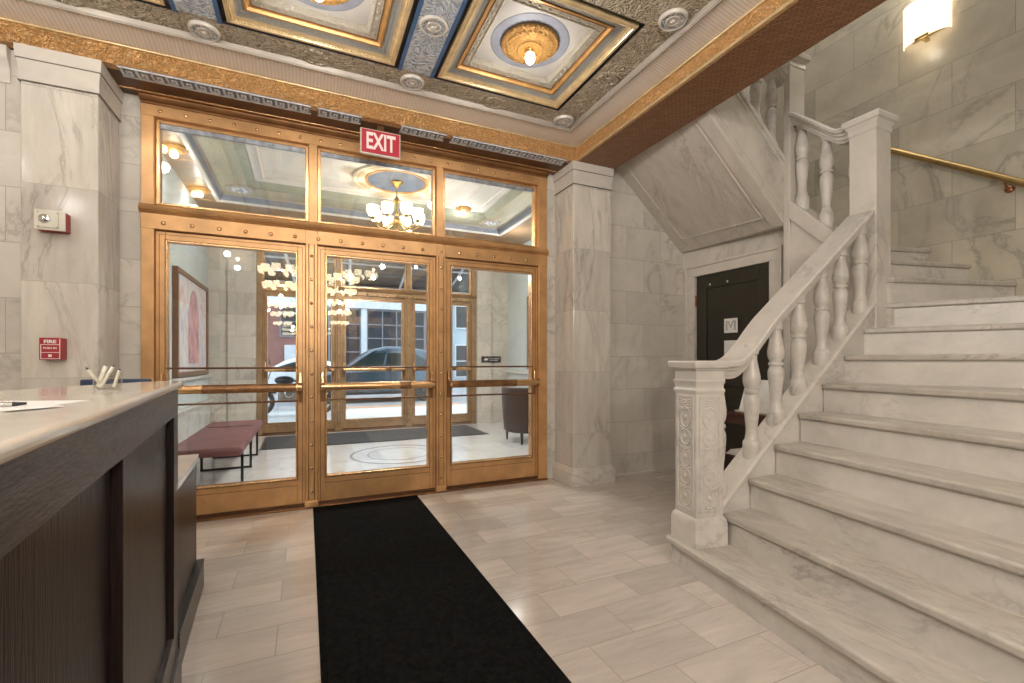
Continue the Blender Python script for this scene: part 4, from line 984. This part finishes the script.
# reception desk (own axes: s along the desk toward the camera, o outward)
DO = Vector((-.455, 2.17, 0)); DA = Vector((.1097, -.994, 0)); DN = Vector((.994, .1097, 0))
dx = Matrix((DA, DN, Vector((0,0,1)))).transposed().to_4x4(); dx.translation = DO
S0, S1 = .03, 2.75
r = root('reception_desk', 'dark espresso panelled reception desk at the left', 'reception desk', tuple(DO))
build('carcass', MB(dx).box(S0, S1, -.40, -.022, 0.06, 1.146), M['espresso'], r)
build('top_rail', MB(dx).box(S0, S1, -.03, 0, 1.045, 1.1475), M['espresso_h'], r, .002, label='rail with horizontal grain')
for a, b in ((S0, .151), (.852, .975), (2.2, 2.32)):
    build('stile', MB(dx).box(a, b, -.03, 0, .14, 1.045), M['espresso'], r, .002)
build('bottom_rail', MB(dx).box(S0, S1, -.03, 0, .14, .24), M['espresso_h'], r, .002)
for a, b in ((.151, .852), (.975, 2.2)):
    build('panel', MB(dx).box(a+.001, b-.001, -.03, -.0205, .24, 1.045), M['espresso'], r)
build('plinth', MB(dx).box(S0, S1, -.38, .012, 0, .14), M['espresso_h'], r, .003)
# countertop
pts = [(-.15, -.55), (-.262, .585), (-.345, 1.34), (-.424, 2.06), (-.435, 2.14), (-.455, 2.195), (-.485, 2.225), (-.525, 2.215), (-.575, 2.14), (-.64, 1.99), (-.70, 1.80), (-.745, 1.66), (-.80, 1.45), (-.84, 1.2), (-.84, -.55)]
tag(build('countertop', MB().prism([(x, y, 1.148) for x, y in pts], (0, 0, .023)), M['top'], None, .009, seg=3, smooth=40), 'cream polished marble countertop with a rounded end on the dark desk', 'countertop')
# lower counter unit beyond
la = Vector((-.461+.0, 2.2, 0)); lb = Vector((-.517, 3.0, 0)); LA = (lb-la).normalized(); LN = Vector((LA.y, -LA.x, 0))
lx = Matrix((LA, -LN, Vector((0,0,1)))).transposed().to_4x4(); lx.translation = la  # x along, y inward
r = root('lower_counter', 'low dark counter unit beyond the tall desk', 'counter', tuple(la))
build('body', MB(lx).box(.02, .80, .032, .60, .0, .70), M['espresso'], r, .003)
build('plinth', MB(lx).box(.02, .822, .0, .60, 0, .145), M['espresso_h'], r, .003)
build('plinth_shadow_strip', MB(lx).box(.02, .822, -.002, .035, .145, .152), M['black'], r, .002)  # black strip painting the shadow on top of the plinth
tag(build('low_countertop', MB(lx).box(.02, .81, .022, .62, .70, .738), M['top'], None, .004), 'cream marble slab on the low counter beyond the tall desk', 'countertop')
tag(build('desk_screen', MB().box(-.87, -.63, 2.50, 2.53, .80, 1.172), M['navy'], None, .006), 'dark blue edge of a low panel just showing behind the countertop', 'desk panel')
build('screen_foot', MB().box(-.84, -.68, 2.49, 2.54, .74, .80), M['black'], bpy.data.objects['desk_screen'])
# papers and pens
def sheet(pts, z, name, lab):
    return tag(build(name, MB().prism([(x, y, z) for x, y in pts], (0, 0, .0012)), M['paper']), lab, 'paper', 'papers on the countertop')
sheet([(-.385, 1.165), (-.60, 1.235), (-.66, 1.0), (-.43, .93)], 1.1712, 'paper_sheet', 'white sheet lying at the back on the countertop')
sheet([(-.375, 1.02), (-.47, 1.13), (-.66, .96), (-.55, .80)], 1.1728, 'paper_sheet', 'white sheet lying at the front on the countertop under the pen')
r = root('pen', 'black and silver pen lying on the papers', 'pen', (-.50, 1.01, 1.18))
pA, pB = Vector((-.428, 1.035, 1.1785)), Vector((-.56, .985, 1.1785))
build('barrel', MB().tube([pA.lerp(pB, .36), pB], .0045, 10), M['black'], r, smooth=60)
build('grip', MB().tube([pA.lerp(pB, .12), pA.lerp(pB, .37)], .0042, 10), M['chrome'], r, smooth=60, label='silver grip')
build('tip', MB().tube([pA, pA.lerp(pB, .13)], .004, 10, rr=[.002, .0042]), M['black'], r, smooth=60)
cxp, cyp = -.497, 1.60
r = root('pencil_cup', 'small clear acrylic cup on the countertop', 'cup', (cxp, cyp, 1.171))
build('cup', MB().lathe([(0, .004), (.028, .004), (.030, .05), (.0315, .05), (.0295, 0), (0, 0)], (cxp, cyp, 1.1715), 20), M['acryl'], r, smooth=40)
tips = [(-.032, -.02, .050), (-.010, .01, .056), (.006, .005, .055), (.020, .012, .046)]
bots = [(-.010, .0, .006), (-.020, -.004, .006), (-.013, -.008, .006), (.012, .004, .006)]
for k, (a, b) in enumerate(zip(bots, tips)):
    A_ = Vector((cxp, cyp, 1.1715))+Vector(a); B_ = Vector((cxp, cyp, 1.1715))+Vector(b); B2 = A_.lerp(B_, 1.15)
    r = root('pencil', ['white pencil leaning far left in the clear cup', 'thick white pencil with a dark tip in the clear cup', 'white pencil right of the thick one in the clear cup', 'white pencil leaning right in the clear cup'][k], 'pencil', tuple(A_), 'pencils in the cup')
    build('shaft', MB().tube([A_, B2], .0042 if k != 1 else .0058, 8), M['offwhite'], r, smooth=60)
    build('tip', MB().tube([B2, A_.lerp(B_, 1.26)], .003, 8, rr=[.0042, .001]), M['black'], r, smooth=60, label='dark tip')
# fire alarm devices on the left pilaster
yp = 3.888
r = root('alarm_strobe', 'red backed fire alarm strobe high on the left marble pilaster', 'fire alarm', (-1.5, yp, 2.13))
build('back_box', MB().box(-1.555, -1.412, yp-.075, yp, 2.075, 2.195), M['red'], r, .004)
build('face_plate', MB().box(-1.558, -1.409, yp-.084, yp-.075, 2.072, 2.198), M['offwhite'], r, .003)
build('lens', MB().prism([(-1.54, yp-.084, 2.085), (-1.44, yp-.084, 2.085), (-1.44, yp-.084, 2.185), (-1.54, yp-.084, 2.185)], (0, -.008, 0)), M['offwhite'], r, .004)
build('flash_tube', MB().lathe([(.030, 0), (.026, -.012), (.012, -.016), (0, -.016)], (-1.505, yp-.09, 2.14), 18, ax=(0, 1, 0)), M['chrome'], r, smooth=50, label='silvery round flash lamp')
for x in (-1.536, -1.444):
    for z in (2.09, 2.18): build('screw', MB().lathe([(.006, 0), (.005, -.003), (0, -.003)], (x, yp-.092, z), 8, ax=(0, 1, 0)), M['greyink'], r)
r = root('fire_alarm_box', 'red fire alarm pull box low on the left marble pilaster', 'fire alarm', (-1.5, yp, 1.32))
build('back_box', MB().box(-1.535, -1.437, yp-.06, yp, 1.265, 1.388), M['red'], r, .003)
yf = yp-.068
build('cover', MB().box(-1.537, -1.435, yf, yp-.06, 1.263, 1.390), M['red'], r, .003)
m = MB(); e = .003
for (a, b, c, d) in ((-1.530, -1.527, 1.268, 1.352), (-1.448, -1.445, 1.268, 1.385), (-1.530, -1.448, 1.349, 1.352), (-1.530, -1.445, 1.268, 1.271), (-1.530, -1.448, 1.304, 1.307)): m.box(a, b, yf-.002, yf, c, d)
build('white_lines', m, M['paper'], r, label='white outline of the pull handle')
build('lettering', text_mb('FIRE', .019, .002, face_mat((-1.489, yf-.001, 1.367), (1, 0, 0)), .0008, 1.15), M['paper'], r, label='white word FIRE')
build('lettering', text_mb('PUSH IN', .011, .002, face_mat((-1.489, yf-.001, 1.330), (1, 0, 0)), .0003, 1.05), M['paper'], r, label='small white words')
build('square_mark', MB().box(-1.496, -1.482, yf-.002, yf, 1.280, 1.294), M['paper'], r, label='white square')

for nm in ('alarm_strobe', 'fire_alarm_box'): bpy.data.objects[nm].location.x += .016
bpy.data.objects['fire_alarm_box'].scale = (1.1, 1, 1.1)

# ================================================================== STREET
struct('sidewalk', MB().box(-14, 18, 8.86, 12.6, -.12, -.012), plain('pale concrete', (.62,.61,.59), .8, 0, .05, 2), label='bright concrete sidewalk', cat='sidewalk')
struct('street', MB().box(-40, 45, 12.6, 60, -.22, -.10), plain('asphalt', (.24,.24,.25), .85, 0, .1, 2), label='grey asphalt street', cat='street')
struct('kerb', MB().box(-14, 18, 12.6, 12.75, -.22, -.005), plain('kerb stone', (.5,.49,.47), .8), label='stone kerb', cat='kerb')
tag(build('kerb_plank', MB().box(.95, 4.2, 12.82, 13.15, -.10, .0), plain('orange tan timber', (.55,.27,.13), .7, 0, .12, 6), None, .01), 'long orange tan plank lying at the kerb before the dark car', 'plank')
# dark suv
def car(name, lab, cx, cy, zg, L_, Wd, prof, roofprof, body, wheels, rw, facing=1, glassm='carglass'):
    r = root(name, lab, 'car', (cx, cy, zg)); f = facing
    P = lambda x, y, z: (cx+f*x, cy+y, zg+z)
    hw = Wd/2
    # lower body: side profile lofted over width with a little tumblehome
    def loft(pr, stations):
        vs = []; fs = []; n = len(pr)
        for (yy, sx, dz) in stations:
            for x, z in pr: vs.append(P(x*sx, yy, z+dz if z > .6 else z))
        for i in range(len(stations)-1):
            for k in range(n): fs.append((i*n+k, i*n+(k+1)%n, (i+1)*n+(k+1)%n, (i+1)*n+k))
        fs += [list(range(n)), [(len(stations)-1)*n+k for k in range(n)][::-1]]
        return MB().add(vs, fs)
    build('body', loft(prof, [(-hw, .975, -.03), (-hw+.05, .995, 0), (-hw+.3, 1, .015), (hw-.3, 1, .015), (hw-.05, .995, 0), (hw, .975, -.03)]), body, r, .03, smooth=40)
    cabin = build('cabin', loft(roofprof, [(-hw+.20, .93, -.06), (-hw+.26, .97, 0), (-hw+.5, 1, .02), (hw-.5, 1, .02), (hw-.26, .97, 0), (hw-.2, .93, -.06)]), body, r, .03, smooth=40)
    # windows: inset of the roof profile, on the near side
    xs = [p[0] for p in roofprof]; zt = max(p[1] for p in roofprof); zb_ = min(p[1] for p in roofprof)
    bx0, bx1 = min(xs), max(xs); tops = [p for p in roofprof if p[1] > zt-.12]; tx0, tx1 = min(p[0] for p in tops), max(p[0] for p in tops)
    def wq(a0, a1):
        lerp = lambda t, q: (bx0+.14)+( (bx1-.14)-(bx0+.14))*t if q == 0 else (tx0+.04)+((tx1-.04)-(tx0+.04))*t
        return [(lerp(a0, 0), zb_+.06), (lerp(a1, 0), zb_+.06), (lerp(a1, 1), zt-.13), (lerp(a0, 1), zt-.13)]
    for a0, a1 in ((.0, .36), (.38, .68), (.70, 1.0)):
        q = wq(a0, a1)
        build('window', MB().prism([P(q[0][0], -hw+.165, q[0][1]), P(q[1][0], -hw+.165, q[1][1]), P(q[2][0], -hw+.205, q[2][1]), P(q[3][0], -hw+.205, q[3][1])], (0, .06, 0)), M[glassm], cabin, .01)
    for x in wheels:
        for sd in (-1, 1):
            w = build('wheel', MB().lathe([(rw*.55, -.10), (rw*.9, -.11), (rw, -.07), (rw, .07), (rw*.9, .11), (rw*.55, .10)], P(x, sd*(hw-.10), rw), 28, ax=(0, 1, 0)), M['black'], r, smooth=40)
            build('rim', MB().lathe([(0, -.09), (rw*.18, -.105), (rw*.2, -.085), (rw*.5, -.08), (rw*.6, -.10), (rw*.6, .10), (0, .09)], P(x, sd*(hw-.10), rw), 20, ax=(0, 1, 0)), M['chrome'], w, smooth=40)
    build('lamp', MB().box(*sorted((P(prof[1][0]+.02, 0, 0)[0], P(prof[1][0]+.3, 0, 0)[0])), cy-hw-.004, cy-hw+.1, zg+.68, zg+.80), M['offwhite'], r, .01)
    build('trim', MB().box(cx-L_*.36, cx+L_*.36, cy-hw-.006, cy-hw+.05, zg+.27, zg+.36), M['black'], r, .01)
    return r
carblue = plain('dark blue grey car paint', (.055,.085,.115), .18, .5, .05, 3, coat=.6)
carwhite = plain('white car paint', (.62,.63,.64), .25, .1, .03, 3, coat=.5)
bodyp = [(-2.35, .32), (-2.36, .62), (-2.30, .86), (-1.2, 1.02), (-.2, 1.08), (1.2, 1.10), (2.25, 1.06), (2.36, .8), (2.34, .34)]
roofp = [(-1.30, 1.0), (-.62, 1.50), (-.25, 1.72), (.2, 1.83), (1.0, 1.82), (1.6, 1.70), (2.0, 1.38), (2.22, 1.04)]
car('parked_suv', 'dark blue grey car parked right outside the middle street door', 2.25, 16.2, -.10, 4.7, 1.9, bodyp, roofp, carblue, (-1.45, 1.42), .37)
car('parked_sedan', 'white car parked farther left across the street', -.5, 22.0, -.10, 4.6, 1.85, [(-2.3, .30), (-2.32, .6), (-2.22, .80), (-1.1, .94), (1.5, 1.0), (2.25, .96), (2.3, .7), (2.28, .30)], [(-1.05, .92), (-.35, 1.34), (.1, 1.48), (.9, 1.48), (1.5, 1.30), (2.0, 1.0)], carwhite, (-1.4, 1.38), .34)
# motorcycle
r = root('motorcycle', 'dark motorcycle standing on the sidewalk behind the left street door', 'motorcycle', (-.35, 11.9, -.012))
def wheel3(x): 
    w = build('wheel', MB().tube([(x+.29*math.cos(t*math.pi/14), 11.9, .31+.29*math.sin(t*math.pi/14)) for t in range(28)], .055, 10, True), M['black'], r, smooth=60)
    m = MB().lathe([(0, -.06), (.05, -.06), (.05, .06), (0, .06)], (x, 11.9, .31), 12, ax=(0, 1, 0))
    for k in range(8): m.tube([(x, 11.9, .31), (x+.25*math.cos(k*math.pi/4), 11.9, .31+.25*math.sin(k*math.pi/4))], .008, 6)
    build('spokes', m, M['chrome'], w, smooth=40)
wheel3(-1.0); wheel3(.32)
build('tank', MB().sphere((-.46, 11.9, .80), .17, 16, (1.25, .6, .62)), M['black'], r, smooth=180)
build('seat', MB().sphere((.02, 11.9, .78), .26, 16, (1.1, .5, .25)).sphere((.30, 11.9, .70), .16, 12, (1.6, .6, .3)), M['black'], r, smooth=180)
build('engine', MB().box(-.62, -.12, 11.78, 12.02, .28, .62).lathe([(.10, -.16), (.10, .16)], (-.36, 11.9, .5), 14, ax=(0, 1, 0)), M['chrome'], r, .02)
build('fork', MB().tube([(-1.0, 11.82, .31), (-.76, 11.82, 1.0)], .025, 8).tube([(-1.0, 11.98, .31), (-.76, 11.98, 1.0)], .025, 8), M['chrome'], r, smooth=60)
build('handlebar', MB().tube([(-.62, 11.5, 1.06), (-.76, 11.68, 1.04), (-.76, 12.12, 1.04), (-.62, 12.3, 1.06)], .018, 8), M['black'], r, smooth=60)
build('headlight', MB().sphere((-.88, 11.9, .88), .11, 14), M['chrome'], r, smooth=180)
build('mirror', MB().tube([(-.70, 11.6, 1.05), (-.74, 11.52, 1.22)], .008, 6).lathe([(0, -.01), (.06, -.01), (.06, .01), (0, .01)], (-.75, 11.5, 1.25), 12, ax=(1, 0, 0)), M['black'], r, smooth=40)
build('exhaust', MB().tube([(-.3, 11.78, .3), (.2, 11.76, .26), (.62, 11.76, .36)], .045, 10), M['chrome'], r, smooth=60)
# canopy over the outer doors
r = root('entrance_canopy', 'dark entrance canopy on white bars outside the street doors', 'canopy', (1.1, 10.5, 3.3))
dkf = plain('dark canopy fabric', (.035,.032,.034), .8, 0, .1, 4); whm = plain('white painted bar', (.50,.52,.55), .4)
build('fabric', MB().prism([(-2.2, 8.88, 3.75), (4.6, 8.88, 3.75), (4.6, 12.3, 3.22), (-2.2, 12.3, 3.22)], (0, 0, .03)), dkf, r)
build('valance', MB().box(-2.2, 4.6, 12.29, 12.31, 2.92, 3.24), dkf, r)
for x in (-1.7, -.5, .75, 2.0, 3.3, 4.3):
    build('bar', MB().tube([(x, 8.9, 3.68), (x+.25, 12.2, 3.16)], .03, 8), whm, r, smooth=60)
build('bar', MB().tube([(-2.1, 12.2, 3.14), (4.5, 12.2, 3.14)], .035, 8), whm, r, smooth=60)
build('bar', MB().tube([(-2.1, 10.6, 3.40), (4.5, 10.6, 3.40)], .022, 8), whm, r, smooth=60)
# buildings across the street
YB = 27.0
def facade(name, lab, x0, x1, z1, wallm, wins, extra=None, depth=6, y=YB):
    r = root(name, lab, 'building', ((x0+x1)/2, y, -.1))
    build('wall', MB().box(x0, x1, y, y+depth, -.1, z1), wallm, r)
    for (a, b, c, d, nx, nz) in wins:
        m = MB(); e = .07
        m.box(a-e, b+e, y-.06, y+.0, d, d+e).box(a-e, b+e, y-.06, y, c-e, c).box(a-e, a, y-.06, y, c, d).box(b, b+e, y-.06, y, c, d)
        for k in range(1, nx): m.box(a+(b-a)*k/nx-.03, a+(b-a)*k/nx+.03, y-.05, y, c, d)
        for k in range(1, nz): m.box(a, b, y-.05, y, c+(d-c)*k/nz-.03, c+(d-c)*k/nz+.03)
        w = build('window', m, extra or whm, r)
        build('pane', MB().box(a, b, y-.02, y-.01, c, d), M['shopglass'], w)
    return r
greyw = plain('grey facade', (.30,.30,.32), .7, 0, .05, 1); gridm = plain('grey glazing bar', (.20,.20,.22), .5)
r = facade('storefront_building', 'dark gridded storefront across the street behind the parked car', 1.1, 8.0, 9, greyw, [(3.2, 6.4, .2, 4.1, 4, 5), (1.2, 2.75, .2, 4.1, 2, 5), (6.6, 7.9, .2, 4.1, 2, 5)], gridm)
build('fascia', MB().box(1.1, 8.0, YB-.25, YB, 4.2, 4.75), whm, r, .01, label='long white fascia')
build('column', MB().box(2.82, 3.12, YB-.2, YB, -.1, 4.2), whm, r, .01, label='white column')
brk = N('red brick wall'); bb = brk.n('ShaderNodeTexBrick', {'Vector': brk.mapv(brk.co(), (1,1,1), (0,0,0), (math.pi/2,0,0)), 'Color1': (.20,.065,.05,1), 'Color2': (.26,.09,.07,1), 'Mortar': (.25,.2,.18,1), 'Scale': 3.}); brk.P(base=bb.outputs[0], rough=.8)
r = facade('brick_building', 'dark red brick wall across the street at the far left', -12, 1.05, 9, brk.m, [(-1.2, .6, 2.6, 4.1, 2, 2)], gridm)
build('fascia', MB().box(-3.6, 1.05, YB-.25, YB, 4.2, 4.75), whm, r, .01, label='long white fascia')
build('notice_board', MB().box(-1.05, -.25, YB-.08, YB, 1.15, 2.1), whm, r, .01, label='white notice board')
facade('pale_building', 'pale grey building with paned windows at the right across the street', 8.2, 24, 12, plain('pale blue grey facade', (.34,.40,.44), .7, 0, .04, 1), [(8.4, 9.9, .3, 2.2, 2, 2), (8.4, 9.9, 3.3, 4.6, 2, 1), (10.8, 12.3, .3, 2.2, 2, 2), (10.8, 12.3, 3.3, 4.6, 2, 1)])
